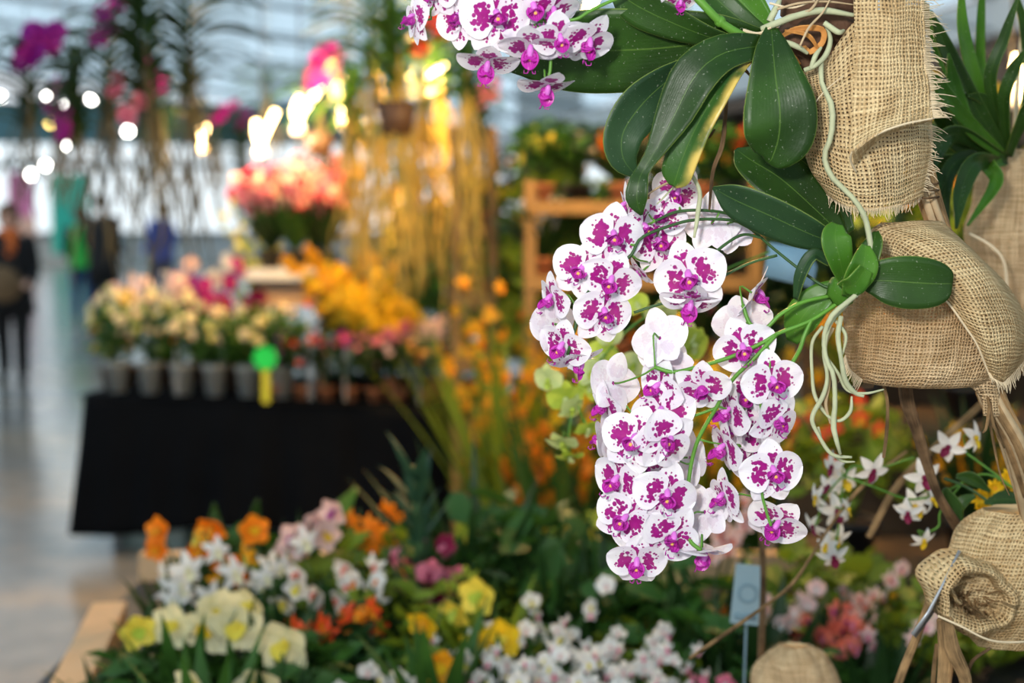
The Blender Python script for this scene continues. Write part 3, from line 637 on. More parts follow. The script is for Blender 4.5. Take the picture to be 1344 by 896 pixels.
def flower_mesh(shape, petal_c, centre_c):
    key = (shape, petal_c, centre_c)
    if key in _mc: return _mc[key]
    mb = MB(); k = dict(nu=4, nv=5)
    if shape == 'star':
        for i in range(5): petal(mb, 1, .27, i * 2 * PI / 5, .8, .8, .3, .25, seed=i, **k)
        mb.blob((0, -.12, 0), (.16, .16, .16), 5, 1); petal(mb, .6, .25, PI, .8, .6, .5, -.5, -.1, mi=1, **k)
    elif shape == 'round':
        for a in (0, 2.5, -2.5): petal(mb, 1, .42, a, .8, .6, .2, .15, .03, **k)
        for a in (1.28, -1.28): petal(mb, 1, .70, a, .72, .5, .2, .12, -.02, **k)
        mb.blob((0, -.15, -.05), (.17, .2, .2), 5, 1); petal(mb, .5, .22, PI, .8, .6, .6, -.6, -.1, mi=1, **k)
    elif shape == 'cup':
        for i, a in enumerate((0, 1.2, -1.2, 2.4, -2.4)): petal(mb, 1, .48, a, .85, .6, .35, -.45 + .1 * (i % 2), **k)
        M = Euler((math.radians(50), 0, 0)).to_matrix(); petal(mb, .75, .36, PI, .8, .5, .7, -.2, -.1, mi=1, M=M, **k); mb.blob((0, -.2, .1), (.13, .25, .13), 5, 1)
    elif shape == 'onc':
        for i in range(4): petal(mb, .55, .18, (i - 1.5) * .9, .8, .8, .2, .2, **k)
        petal(mb, 1, .8, PI, 1.1, .5, .2, -.1, -.05, rip=.08, **k); mb.blob((0, -.12, -.05), (.16, .14, .16), 5, 1)
    elif shape == 'pom':
        for r in range(3):
            for i in range(9): petal(mb, 1 - .2 * r, .2, i * 2 * PI / 9 + r * .35, .9, .6, .2, -.2 - .4 * r, -.1 * r, nu=2, nv=4)
        mb.blob((0, -.2, 0), (.25, .3, .25), 5, 1)
    _mc[key] = mb.mesh(shape + '_blossom', [PET[petal_c], PET[centre_c]]); return _mc[key]

def strap_fol(n, L, Wd, spread, seed, mat, droop=.5):
    key = ('strap', n, L, Wd, spread, seed, mat, droop)
    if key in _mc: return _mc[key]
    r = random.Random(seed); mb = MB()
    for i in range(n):
        az = i * 2.4 + r.uniform(-.3, .3); l = L * r.uniform(.65, 1.1); el = r.uniform(.25, 1) * spread; m = 6
        A = np.zeros((m + 1, 3, 3)); UV = np.zeros((m + 1, 3, 2)); p = Vector((0, 0, 0)); d = Vector((math.cos(az) * math.sin(el), math.sin(az) * math.sin(el), math.cos(el)))
        side = Vector((-math.sin(az), math.cos(az), 0))
        for k in range(m + 1):
            t = k / m; w = Wd * (.45 + .75 * math.sin(PI * min(1, t * .9 + .1))) * (1 - t ** 3)
            up = side.cross(d).normalized()
            for j, u in enumerate((-1, 0, 1)): A[k, j] = p + side * u * w + up * abs(u) * w * .35; UV[k, j] = ((u + 1) / 2, t)
            p = p + d * (l / m); d = (d + Vector((0, 0, -droop * t * .5 * (.5 + el)))).normalized()
        mb.grid(A, UV)
    _mc[key] = mb.mesh('strap_foliage', FOL[mat]); return _mc[key]
def bush_fol(n, R, H, ls, seed, mat):
    key = ('bush', n, R, H, ls, seed, mat)
    if key in _mc: return _mc[key]
    r = random.Random(seed); mb = MB()
    for i in range(7):
        a = r.uniform(0, 6.28); e = r.uniform(.3, .9); mb.tube([(0, 0, 0), (math.cos(a) * R * e * .5, math.sin(a) * R * e * .5, H * .5), (math.cos(a) * R * e, math.sin(a) * R * e, H * .9)], [.004, .003, .002], 4)
    for i in range(n):
        a = r.uniform(0, 6.28); ph = math.acos(r.uniform(-.5, 1)); q = r.uniform(.45, 1) 
        c = Vector((math.sin(ph) * math.cos(a) * R * q, math.sin(ph) * math.sin(a) * R * q, H * (.5 + .5 * math.cos(ph) * q)))
        M = Euler((r.uniform(-.9, .9), r.uniform(-.9, .9), r.uniform(0, 6.3))).to_matrix(); l = ls * r.uniform(.6, 1.2)
        vs = [c + M @ Vector(v) * l for v in ((0, 0, 0), (.25, .35, .06), (.22, .75, .04), (0, 1.05, -.08), (-.22, .75, .04), (-.25, .35, .06), (0, .5, -.03))]
        mb.add(vs, [(0, 1, 6), (1, 2, 6), (2, 3, 6), (3, 4, 6), (4, 5, 6), (5, 0, 6)], [(.5, 0), (1, .3), (1, .7), (.5, 1), (0, .7), (0, .3), (.5, .5)])
    _mc[key] = mb.mesh('bushy_foliage', FOL[mat]); return _mc[key]
POTM = {'terracotta': plain('terracotta_clay', (.42, .16, .07), .8), 'black': plain('black_plastic', (.015, .015, .017), .4), 'clear': plain('frosted_plastic_pot', (.42, .46, .45), .25, .1, 20, .3), 'white': plain('white_glaze', (.8, .8, .78), .3), 'brown': plain('brown_plastic', (.09, .05, .03), .5)}
M_soil = plain('bark_mix', (.07, .04, .02), .95, .5, 80)
def pot_mesh(kind, r=.055, h=.10):
    key = ('pot', kind, r, h)
    if key not in _mc:
        mb = MB(); mb.lathe((0, 0, 0), [(.0, .0), (r * .72, 0), (r * .97, h * .84), (r * 1.06, h * .84), (r * 1.06, h), (r * .95, h), (r * .92, h * .88)], 18); mb.lathe((0, 0, 0), [(r * .93, h * .88), (0, h * .9)], 18, 1)
        _mc[key] = mb.mesh('pot', [POTM[kind], M_soil])
    return _mc[key]
def stem_mesh(H, lean, seed, mat=None):
    key = ('stem', round(H, 3), round(lean, 3), seed)
    if key not in _mc:
        r = random.Random(seed); pts = [Vector((lean * H * (t ** 1.6), r.uniform(-.02, .02) * t, H * (t - .28 * abs(lean) * t ** 3))) for t in (0, .25, .5, .75, 1)]
        mb = MB(); q = cat(pts, 14); mb.tube(q, [.0032] * 10 + [.002] * 4, 5); _mc[key] = (mb.mesh('flower_stem', mat or M_spike2), q)
    return _mc[key]
def plant(name, label, category, loc, group=None, rz=0.0, pot=None, pr=.055, ph=.10, fol=None, stems=0, H=.3, lean=.5, flo=None, fs=.03, nb=6, scatter=0, R=.14, seed=0, face=True, s=1.0, low=.45):
    """one potted or tray-grown plant: pot, foliage, stems that carry blossoms"""
    r = random.Random(seed * 31 + 5)
    root = empty(name, loc, rz, label, category, group); root.scale = (s,) * 3
    z0 = 0
    if pot: link('pot', pot_mesh(pot, pr, ph), root); z0 = ph * .9
    T0 = Matrix.Translation((0, 0, z0))
    if fol is not None: link('foliage', fol, root, T0)
    for k in range(stems):
        hh = H * (1 - .07 * (k % 4)); me, q = stem_mesh(hh, lean * (1 if k % 2 else .6), seed * 7 + k % 3)
        az = (k * 2.4 + seed) if not face else (k / max(1, stems - 1) * PI * 1.0 + PI * .0 + (0 if k % 2 else .35))
        Ms = T0 @ Matrix.Rotation(-az if face else az, 4, 'Z'); st = link('flower_stem', me, root, Ms)
        for b in range(nb):
            t = low + (1 - low) * (b + .5) / nb; c = Vector(q[int(t * 13)]); d = Euler((r.uniform(-.1, .7), 0, 0)).to_matrix()
            wantz = r.uniform(-.9, .9) + rz * 0
            Rw = Matrix.Rotation(wantz, 3, 'Z') @ Matrix.Rotation(r.uniform(-.3, .6), 3, 'X') @ Matrix.Rotation(r.uniform(-.5, .5), 3, 'Y')
            Rl = (Matrix.Rotation(rz, 3, 'Z') @ Ms.to_3x3()).inverted() @ Rw
            cc = c + Rl @ Vector((0, -.6 * fs, 0)) + Rl @ Vector(((1 if b % 2 else -1) * .5 * fs, 0, 0))
            f = flo if not isinstance(flo, list) else flo[(b + k) % len(flo)]
            link('blossom', f, st, Matrix.Translation(cc) @ Rl.to_4x4() @ Matrix.Scale(fs * r.uniform(.8, 1.15), 4))
    for b in range(scatter):
        a = r.uniform(PI, 2 * PI) if face else r.uniform(0, 6.28); ph_ = math.acos(r.uniform(-.1, .98))
        c = Vector((math.sin(ph_) * math.cos(a) * R, math.sin(ph_) * math.sin(a) * R, z0 + H * (.5 + .52 * math.cos(ph_))))
        Rw = Matrix.Rotation(a + PI / 2, 3, 'Z') @ Matrix.Rotation(r.uniform(-.9, .4), 3, 'X')
        f = flo if not isinstance(flo, list) else flo[b % len(flo)]
        link('blossom', f, root, Matrix.Translation(c) @ Rw.to_4x4() @ Matrix.Scale(fs * r.uniform(.8, 1.2), 4))
    return root
def B(px, D, z): return Vector(((px - 672) / FPX * D, D, z))

# ================================================================== the hall
HA = math.radians(9.5); HR = Matrix.Rotation(HA, 3, 'Z')
def Hh(x, y, z): return HR @ Vector((x, y, z))
def hbox(mb, x0, x1, y0, y1, z0, z1): mb.box(Hh((x0 + x1) / 2, (y0 + y1) / 2, (z0 + z1) / 2), (x1 - x0, y1 - y0, z1 - z0), HA)
def struct(name, mb, m, parent=None):
    o = mb.build(name, m, parent, smooth=False)
    if parent is None: o['kind'] = 'structure'
    return o
def floor_mat():
    m = N('worn_concrete'); f = m.noise(.55, 4); g = m.noise(6, 5)
    st = m.n('ShaderNodeMapping'); st.inputs['Scale'].default_value = (.12, 1.3, 1); m.l(m.n('ShaderNodeTexCoord').outputs['Object'], st.inputs[0])
    band = m.noise(1.2, 3, vec=st.outputs[0])
    c = m.mix(m.ramp(band, .38, .62), (.34, .32, .30), (.46, .37, .28)); c = m.mix(m.math('MULTIPLY', m.ramp(g, .35, .7), .5), c, (.20, .19, .18))
    c = m.mix(m.math('MULTIPLY', m.ramp(f, .5, .62), .4), c, (.22, .20, .18))
    m.bsdf(c, .2, .9, bump=g, bd=.0005); return m.done()
mb = MB(); hbox(mb, -14, 18, -6, 60, -.12, 0); struct('floor', mb, floor_mat())
M_steel = plain('grey_roof_steel', (.24, .29, .32), .5, .15); M_gutter = plain('pale_gutter', (.62, .66, .68), .5, .1); M_teal = plain('teal_cladding', (.07, .17, .20), .6, .2, 3)
M_wood = plain('weathered_wood', (.34, .21, .10), .75, .35, 12); M_pine = plain('pale_pine', (.66, .42, .23), .6, .2, 10); M_brown = plain('brown_timber_roof', (.16, .11, .08), .8, .3, 5)
M_grey = plain('painted_masonry', (.55, .58, .60), .8, .1, 4)
def glass_mat(name, tint, k):
    m = N(name); t = m.n('ShaderNodeBsdfTransparent'); t.inputs[0].default_value = tint + (1,); g = m.n('ShaderNodeBsdfGlossy'); g.inputs['Roughness'].default_value = .15
    d = m.n('ShaderNodeBsdfTranslucent'); d.inputs[0].default_value = tint + (1,)
    a = m.n('ShaderNodeMixShader'); a.inputs[0].default_value = k; m.l(t.outputs[0], a.inputs[1]); m.l(d.outputs[0], a.inputs[2])
    b = m.n('ShaderNodeMixShader'); b.inputs[0].default_value = .05; m.l(a.outputs[0], b.inputs[1]); m.l(g.outputs[0], b.inputs[2]); return m.done(b.outputs[0])
M_glaz = glass_mat('cloudy_roof_glazing', (.86, .95, 1.0), .22); M_win = glass_mat('window_glass', (.97, 1, 1), .03)
# glazed bay over the aisle: falls from the ridge to the gutter
RX0, RZ0, RX1, RZ1 = -11.0, 5.9, 6.5, 3.55
def rz_(x): return RZ0 + (RZ1 - RZ0) * (x - RX0) / (RX1 - RX0)
mb = MB(); q = [Hh(RX0, -6, RZ0 + .06), Hh(RX1, -6, RZ1 + .06), Hh(RX1, 44, RZ1 + .06), Hh(RX0, 44, RZ0 + .06)]
q += [v + Vector((0, 0, .02)) for v in q]; mb.add(q, [(0, 1, 2, 3), (7, 6, 5, 4), (0, 4, 5, 1), (1, 5, 6, 2), (2, 6, 7, 3), (3, 7, 4, 0)]); struct('ceiling', mb, M_glaz)
mb = MB()
for y in [-4, 0, 4, 8, 12, 16, 20, 24, 28, 33, 38, 44]:
    a, b = Hh(RX0, y, RZ0 - .05), Hh(RX1, y, RZ1 - .05); mb.tube([a, b], .04, 6)
    a2, b2 = Hh(RX0, y, RZ0 - .55), Hh(RX1, y, RZ1 - .35)
    if y >= 12:
        mb.tube([a2, b2], .02, 5)
struct('trim_1', mb, M_steel)
mb = MB()
for i in range(7):
    x = RX0 + (RX1 - RX0) * i / 6; mb.tube([Hh(x, -6, rz_(x)), Hh(x, 44, rz_(x))], .015, 4)
struct('trim_2', mb, M_steel)
# gutter beam on columns, then the timber-roofed side bay
mb = MB(); hbox(mb, 6.35, 6.75, -6, 44, 3.18, 3.52); struct('trim_3', mb, M_gutter)
mb = MB(); hbox(mb, 6.4, 6.6, -6, 44, 2.98, 3.10); struct('trim_4', mb, M_brown)
for i, y in enumerate((12, 24, 36)):
    mb = MB(); hbox(mb, 6.42, 6.68, y - .13, y + .13, 0, 3.18); struct('trim_%d' % (5 + i), mb, M_brown)
mb = MB(); q = [Hh(6.7, -6, 3.55), Hh(17, -6, 4.9), Hh(17, 44, 4.9), Hh(6.7, 44, 3.55)]; q += [v + Vector((0, 0, .1)) for v in q]
mb.add(q, [(0, 1, 2, 3), (7, 6, 5, 4), (0, 4, 5, 1), (1, 5, 6, 2), (2, 6, 7, 3), (3, 7, 4, 0)]); struct('ceiling_side', mb, M_brown)
mb = MB()
for y in range(4, 44, 4): mb.box(Hh(11.8, y, 4.05), (10.4, .12, .2), R=HR @ Matrix.Rotation(-.13, 3, 'Y'))
struct('trim_8', mb, M_gutter)
mb = MB(); hbox(mb, 17, 17.2, -6, 44, 0, 5); struct('wall_right', mb, M_brown)
mb = MB(); hbox(mb, -11.2, -11, -6, 44, 0, 1.0); struct('wall_left', mb, M_grey)
# far end wall: low wall, glazing, teal fascia; a window in the side bay
mb = MB(); hbox(mb, -11, 6.5, 42, 42.2, 0, .75); struct('wall_back', mb, M_grey)
mb = MB(); hbox(mb, -11, 2.2, 42, 42.2, 3.35, 4.5); struct('wall_back_fascia', mb, M_teal)
mb = MB(); hbox(mb, 2.2, 6.5, 42, 42.2, 3.35, 4.0); struct('wall_back_panel', mb, M_teal)
w1 = MB(); 
for i in range(15): x = -11 + i * 1.25; hbox(w1, x - .05, x + .05, 41.95, 42.1, .75, 3.35)
hbox(w1, -11, 6.5, 41.9, 42.1, 2.65, 2.8); hbox(w1, -11, 6.5, 41.9, 42.1, .75, .85)
wo = struct('window_1', w1, M_steel)
mb = MB(); hbox(mb, -11, 6.5, 42.12, 42.15, .75, 3.35); mb.build('glass', M_win, wo, smooth=False)
mb = MB(); hbox(mb, 6.5, 8.3, 38, 38.2, 0, 5); hbox(mb, 11.5, 17, 38, 38.2, 0, 5); hbox(mb, 8.3, 11.5, 38, 38.2, 0, 1.9); struct('wall_side_end', mb, M_brown)
w2 = MB()
for x in (8.3, 9.3, 10.4, 11.5): hbox(w2, x - .06, x + .06, 37.95, 38.1, 1.9, 4.2)
hbox(w2, 8.3, 11.5, 37.95, 38.1, 3.0, 3.1); w2o = struct('window_2', w2, M_steel)
mb = MB(); hbox(mb, 8.3, 11.5, 38.12, 38.15, 1.9, 4.2); mb.build('glass', M_win, w2o, smooth=False)
# banners by the far doors
def flat(name, label, category, x0, x1, y, z0, z1, m):
    mb = MB(); hbox(mb, x0, x1, y, y + .03, z0, z1); o = mb.build(name, m, None, smooth=False); return tag(o, label, category)
flat('banner', 'tall turquoise banner hanging in front of the far windows', 'banner', -5.9, -4.9, 40, .3, 2.45, plain('turquoise_cloth', (.05, .55, .42), .7, .1))
flat('poster', 'pink and violet poster panel beside the turquoise banner', 'poster', -7.0, -6.35, 40, 1.3, 2.5, plain('rose_print', (.75, .22, .42), .7, .5, 1.5))
flat('display_board', 'low peach notice board standing under the pink poster panel', 'board', -7.1, -6.3, 40, .0, 1.3, plain('peach_board', (.85, .52, .42), .7, .2))

# far ceiling lamps
M_bulb = emit('lamp_glow_white', (1, .97, .9), 30); M_bulby = emit('lamp_glow_amber', (1, .72, .2), 14)
for k, (px, py, D, c) in enumerate([(66, 161, 24, 1), (62, 124, 26, 0), (79, 138, 22, 0), (88, 189, 22, 0), (60, 217, 27, 0), (41, 229, 24, 0), (120, 130, 26, 0), (0, 127, 24, 0), (168, 172, 22, 0)]):
    p = P(px, py, D); side = ['amber globe lamp glowing under the teal fascia', 'white globe lamp just over a neighbouring one, near the teal fascia', 'white globe lamp beside a purple hanging orchid', 'white globe lamp low over the far glazing', 'small greenish white lamp at the window rail', 'white lamp over the pink poster panel', 'white lamp seen between the hanging vandas', 'white lamp cut by the edge of the picture', 'white lamp behind the crowded hanging roots'][k]
    lt = empty('globe_lamp', p, 0, side, 'lamp'); x_, y_, z_ = HR.inverted() @ p
    mb = MB(); mb.blob((0, 0, 0), (.05, .05, .05), 8); mb.build('globe', M_bulby if c else M_bulb, lt)
    mb = MB(); mb.tube([(0, 0, .04), (0, 0, .10)], .02, 6); mb.tube([(0, 0, .1), (0, 0, rz_(x_) - p.z)], .006, 4); mb.build('cord', M_steel, lt)

# warm fluorescent-tube lamps over the flower bank
M_tube = emit('warm_tube_glow', (1.0, .66, .28), 26)
def vlamp(px, py, D, label, e, tilt=.3, col=(1.0, .56, .16), ts=1.0):
    p = P(px, py, D); lt = empty('hanging_lamp', p, 0, label, 'lamp', None)
    mb = MB(); mb.lathe((0, 0, -.06), [(.0, 0), (.03, 0), (.034, .02), (.025, .05), (.012, .07), (0, .07)], 12); mb.build('socket', POTM['white'], lt)
    for s, l in ((1, .17), (-1, .12)):
        mb = MB(); mb.tube([(0, 0, 0), (s * .02 * ts, 0, .05 * ts), ((s * .05 + tilt * .1) * ts, 0, l * ts)], .014 * (.5 + .5 * ts), 8, 8); mb.build('glowing_tube', M_tube, lt)
    mb = MB(); mb.tube([(0, 0, -.06), (0, .03, -.14), (0, .06, 0), (0, .06, 3.7 - p.z)], .004, 4, 20); mb.build('cord', POTM['black'], lt)
    d = bpy.data.lights.new('lamp_light', 'POINT'); d.energy = e; d.color = col; d.shadow_soft_size = .08
    o = bpy.data.objects.new('lamp_light', d); COL.objects.link(o); o.parent = lt; o.location = (0, -.12, .05)
vlamp(342, 190, 7.2, 'glowing two-tube lamp over the pink blossoms of the bank', 42, col=(1.0, .70, .42))
vlamp(392, 160, 7.0, 'brightest glowing lamp with a long slanting tube, above the flower bank', 50, .6, col=(1.0, .66, .34))
vlamp(452, 150, 6.6, 'glowing lamp lost among the gilded hanging roots', 75, .1, ts=.7)
vlamp(268, 186, 7.6, 'glowing lamp at the yellow-green sprays of the bank', 35, -.2, ts=.5)
vlamp(560, 112, 6.2, 'glowing lamp among the hanging plants nearest the wooden rack', 70, .9, ts=.55)
vlamp(760, 55, 4.9, 'lamp hung over the plant shelves, hidden by a large orchid leaf', 75, 0)  # unseen lamp, added to give the racks their golden light
vlamp(1338, 110, 3.6, 'glowing lamp behind the strap-leaved plant', 16, .4, ts=.6)
vlamp(905, 100, 4.3, 'lamp hung over the shelves, close by the leaf with the yellow edge', 45, 0)

# ================================================================== the cloth-covered table and its flowers
TA = math.radians(-13.6); TO = Vector((-2.03, 6.80, 0)); TR = Matrix.Rotation(TA, 3, 'Z')
def T(u, v, z): return TO + TR @ Vector((u, v, z))
tb = empty('display_table', TO, TA, 'trestle table hidden under a black cloth, clear crates beneath it', 'table')
mb = MB(); mb.box((.86, .45, .75), (1.70, .9, .03)); mb.build('tabletop', M_wood, tb)
for x in (.08, 1.64):
    for y in (.08, .82): mb = MB(); mb.box((x, y, .37), (.04, .04, .74)); mb.build('leg', M_steel, tb)
def cloth_mat():
    m = N('black_cloth'); f = m.noise(4, 4); c = m.mix(f, (.002, .0025, .0035), (.005, .006, .008)); m.bsdf(c, .85, .06, bump=f, bd=.01); return m.done()
cl = empty('table_cloth', TO, TA, 'black cloth draped over the flower table down to near the floor', 'tablecloth')
per = [(0, .9), (0, .45), (0, 0), (.42, 0), (.86, 0), (1.3, 0), (1.72, 0), (1.72, .45), (1.72, .9)]; n = 150; pp = cat(per, n); A = []
for i in range(14):
    t = i / 13; row = []
    for j in range(n):
        x, y = pp[j]; ox = .05 * (x - .86) / .86; oy = -.05 * (1 if y < .45 else -1)
        w = t * (.022 * math.sin(j * .37) + .018 * math.sin(j * .83 + 1) + .012 * math.sin(j * .21))
        d = Vector((x - .86, (y - .45) * 1.9, 0)).normalized()
        row.append((x + d.x * (.03 + .05 * t + w), y + d.y * (.03 + .05 * t + w), .775 - (.63 - .04 * math.sin(j * .11)) * t))
    A.append(row)
mb = MB(); mb.grid(np.array(A)); M_cl = cloth_mat(); o = mb.build('hanging_skirt', M_cl, cl); thick(o, .004)
mb = MB(); mb.box((.86, .45, .774), (1.80, .98, .008)); mb.build('top_panel', M_cl, cl)
M_crate = plain('clear_crate', (.35, .48, .47), .2, .2, 10, .3)
for k, (u, v, l) in enumerate([(.14, .30, 'clear plastic crate under the cloth at the aisle corner of the table'), (.56, .30, 'clear plastic crate with white papers, second under the black cloth'), (1.0, .32, 'clear plastic crate deepest under the middle of the black cloth')]):
    c = empty('storage_crate', T(u, v, 0), TA, l, 'crate', 'clear crates under the flower table')
    mb = MB(); w, d_, h = .32, .34, .22
    for q in (((w / 2 + .1, 0, h / 2 + .005), (.006, d_, h)), ((-w / 2 + .1, 0, h / 2 + .005), (.006, d_, h)), ((.1, d_ / 2, h / 2 + .005), (w, .006, h)), ((.1, -d_ / 2, h / 2 + .005), (w, .006, h)), ((.1, 0, .006), (w, d_, .008))): mb.box(*q)
    mb.build('body', M_crate, c, smooth=False); mb = MB(); mb.box((.1, 0, h + .012), (w + .02, d_ + .02, .014)); mb.build('lid', POTM['white'] if k == 1 else M_crate, c, smooth=False)

fm = flower_mesh
ZT = .782
# left front: yellow-green orchids in frosted pots
lab = ['pale green and cream orchid in a frosted pot at the aisle corner of the table', 'cream orchid in a frosted pot, next to the one at the aisle corner', 'yellow-green orchid in a frosted pot, below the magenta sprays', 'cream and pink orchid in a frosted pot carrying a red spot', 'pale green orchid in a frosted pot in front of the wooden stand', 'last frosted pot of the row, its low foliage beside the green tag']
for k, u in enumerate((.10, .27, .44, .61, .78, .95)):
    plant('potted_orchid', lab[k], 'orchid', T(u, .08, ZT), 'orchids in frosted pots along the table edge', seed=k + 1, pot='clear', pr=.058, ph=.15, fol=bush_fol(190, .145, .31 if k < 3 else .27, .06, k % 3, 'mid'), scatter=20 if k < 5 else 4, H=.36 if k < 3 else .31, R=.145,
          flo=[fm('star', 'greenish', 'pale_pink'), fm('star', 'cream', 'lemon'), fm('round', 'cream', 'pink')] if k % 2 == 0 else [fm('star', 'cream', 'coral'), fm('star', 'greenish', 'yellow')], fs=.030)
lab = ['pale pink and white orchid spray behind the frosted pots, nearest the aisle', 'white orchid spray behind the frosted pots, beside the magenta one', 'bright magenta orchid arching over the yellow-green pots', 'dusky pink orchid bending down toward the wooden stand']
for k, (u, v, c, cc, H) in enumerate([(.20, .40, 'pale_pink', 'white', .60), (.34, .50, 'white', 'pale_pink', .62), (.48, .30, 'magenta', 'scarlet', .60), (.62, .30, 'wine', 'magenta', .44)]):
    plant('phalaenopsis', lab[k], 'orchid', T(u, v, ZT), None, seed=k + 20, pot='brown', pr=.06, ph=.12, fol=strap_fol(12, .22, .028, 1.2, k, 'mid'), stems=4 if k < 2 else 3, H=H, lean=.55, flo=fm('round', c, cc), fs=.037, nb=7)
plant('potted_chrysanthemum', 'single round golden yellow bloom beside the walkers, above the pale orchids', 'flower', T(.02, .34, ZT), None, seed=30, pot='brown', fol=bush_fol(90, .08, .26, .05, 1, 'mid'), stems=1, H=.40, lean=.1, flo=fm('pom', 'yellow', 'amber'), fs=.055, nb=1, low=.9)
plant('potted_marigold', 'small orange and yellow bloom low at the aisle corner of the table', 'flower', T(.0, .20, ZT), None, seed=31, pot='brown', fol=bush_fol(80, .09, .20, .05, 2, 'yel'), scatter=9, H=.26, R=.09, flo=[fm('pom', 'orange', 'amber'), fm('star', 'lemon', 'amber')], fs=.026)
# wooden stand with trays
st = empty('wooden_stand', T(.90, .48, ZT - .004), TA, 'slatted wooden stand on the table carrying a white and a black tray', 'stand')
for x in (-.15, .15):
    for y in (-.12, .12): mb = MB(); mb.box((x, y, .21), (.03, .03, .42)); mb.build('leg', M_pine, st, smooth=False)
mb = MB(); mb.tube([(-.15, -.135, .10), (.15, -.135, .36)], .008, 5); mb.tube([(.15, -.135, .10), (-.15, -.135, .36)], .008, 5); mb.build('cross_brace', M_gutter, st)
mb = MB(); mb.box((0, 0, .44), (.38, .32, .045)); mb.box((0, 0, .485), (.34, .28, .04)); mb.build('deck', M_pine, st, smooth=False)
mb = MB(); mb.box((0, 0, .525), (.40, .34, .03)); mb.build('black_tray', POTM['black'], st, smooth=False)
mb = MB(); mb.box((-.02, 0, .57), (.42, .36, .055)); mb.build('white_tray', POTM['white'], st, smooth=False)
lab = ['pink-red orchid over grassy leaves at the aisle end of the white tray', 'deep red and pink orchid in the middle of the white tray', 'pink-red orchid at the tray end near the glowing lamps', 'blush and crimson orchid at the back of the white tray']
for k, (x, y) in enumerate([(-.14, -.06), (0, -.08), (.15, -.06), (.04, .08)]):
    plant('orchid_clump', lab[k], 'orchid', T(.90, .48, ZT + .594) + TR @ Vector((x, y, 0)), 'pink-red orchids on the tray', seed=k + 40, pot='black', pr=.06, ph=.09, fol=strap_fol(70, .40, .010, .75, k, 'mid' if k % 2 else 'dark', .3), stems=8, H=.46 + .06 * (k == 3), lean=.5, flo=[fm('round', 'pink', 'wine'), fm('round', 'red', 'pale_pink'), fm('round', 'pale_pink', 'red')], fs=.036, nb=7, low=.66)
plant('oncidium', 'yellow-green orchid spray lit by a lamp at the aisle end of the pink bank', 'orchid', T(.62, .62, ZT), None, seed=50, pot='black', pr=.08, ph=.2, fol=strap_fol(30, .5, .012, .6, 3, 'yel', .2), stems=6, H=.85, lean=.28, flo=[fm('onc', 'lemon', 'lime'), fm('star', 'lime', 'yellow')], fs=.026, nb=9, low=.55)
plant('oncidium', 'golden orchid spray rising just behind the brightest lamp', 'orchid', T(1.15, .80, ZT), None, seed=51, pot='black', pr=.08, ph=.2, fol=strap_fol(30, .5, .012, .6, 4, 'yel', .2), stems=5, H=.88, lean=.35, flo=fm('onc', 'lemon', 'amber'), fs=.024, nb=9, low=.55)
# the falling bank of yellow orchids to the right of the stand
lab = ['amber and yellow orchid spray at the top of the descending bank', 'bright yellow orchid, second down the descending bank', 'bright yellow orchid in the middle of the descending bank', 'yellow orchid low in the descending bank, above the pink ones', 'pale yellow orchid at the foot of the descending bank']
for k, (u, v, H, c, cc) in enumerate([(1.14, .34, .72, 'amber', 'yellow'), (1.24, .28, .62, 'yellow', 'lemon'), (1.36, .24, .50, 'yellow', 'amber'), (1.46, .24, .42, 'yellow', 'amber'), (1.60, .28, .28, 'cream', 'yellow')]):
    plant('oncidium', lab[k], 'orchid', T(u, v, ZT), 'yellow orchids of the descending bank', seed=60 + k, pot='black', pr=.055, ph=.10, fol=bush_fol(110, .11, H * .8, .07, k % 3, 'dark'), stems=7, H=H, lean=.4, flo=[fm('onc', c, cc), fm('round', c, cc)], fs=.034, nb=9, low=.5)
for k, (u, v, c, cc, H, l) in enumerate([(1.50, .12, 'pink', 'coral', .30, 'rosy pink orchid standing in front of the yellow bank'), (1.66, .22, 'pale_pink', 'cream', .33, 'white and blush orchid at the end of the table nearest the rack')]):
    plant('phalaenopsis', l, 'orchid', T(u, v, ZT), None, seed=70 + k, pot='terracotta', fol=bush_fol(80, .10, .2, .06, k, 'dark'), stems=3, H=H, lean=.3, flo=fm('round', c, cc), fs=.030, nb=5, low=.7)
lab = ['small purple-flowered plant in a terracotta pot, next to the green tag', 'small dark-leaved plant with a scarlet bud in a terracotta pot, second of its row', 'small plant with wine-coloured flowers in a terracotta pot under the yellow bank', 'small plant with mauve flowers in a terracotta pot at the middle of its row', 'small dark bushy plant in a terracotta pot below the rosy pink orchid', 'small plant with a pale flower in a terracotta pot, next to last', 'last small terracotta-potted plant at the table corner near the rack']
for k, u in enumerate((.92, 1.04, 1.16, 1.28, 1.40, 1.52, 1.64)):
    plant('potted_plant', lab[k], 'potted plant', T(u + .02, .07, ZT), 'small terracotta-potted plants along the table edge', seed=80 + k, pot='terracotta', pr=.042, ph=.06, fol=bush_fol(170, .105, .26, .045, k % 3, 'dark' if k % 3 else 'blue'), scatter=8, H=.27, R=.105, flo=[fm('round', ('purple', 'scarlet', 'wine', 'magenta', 'pink', 'pale_pink', 'amber')[k], 'pink')], fs=.019)
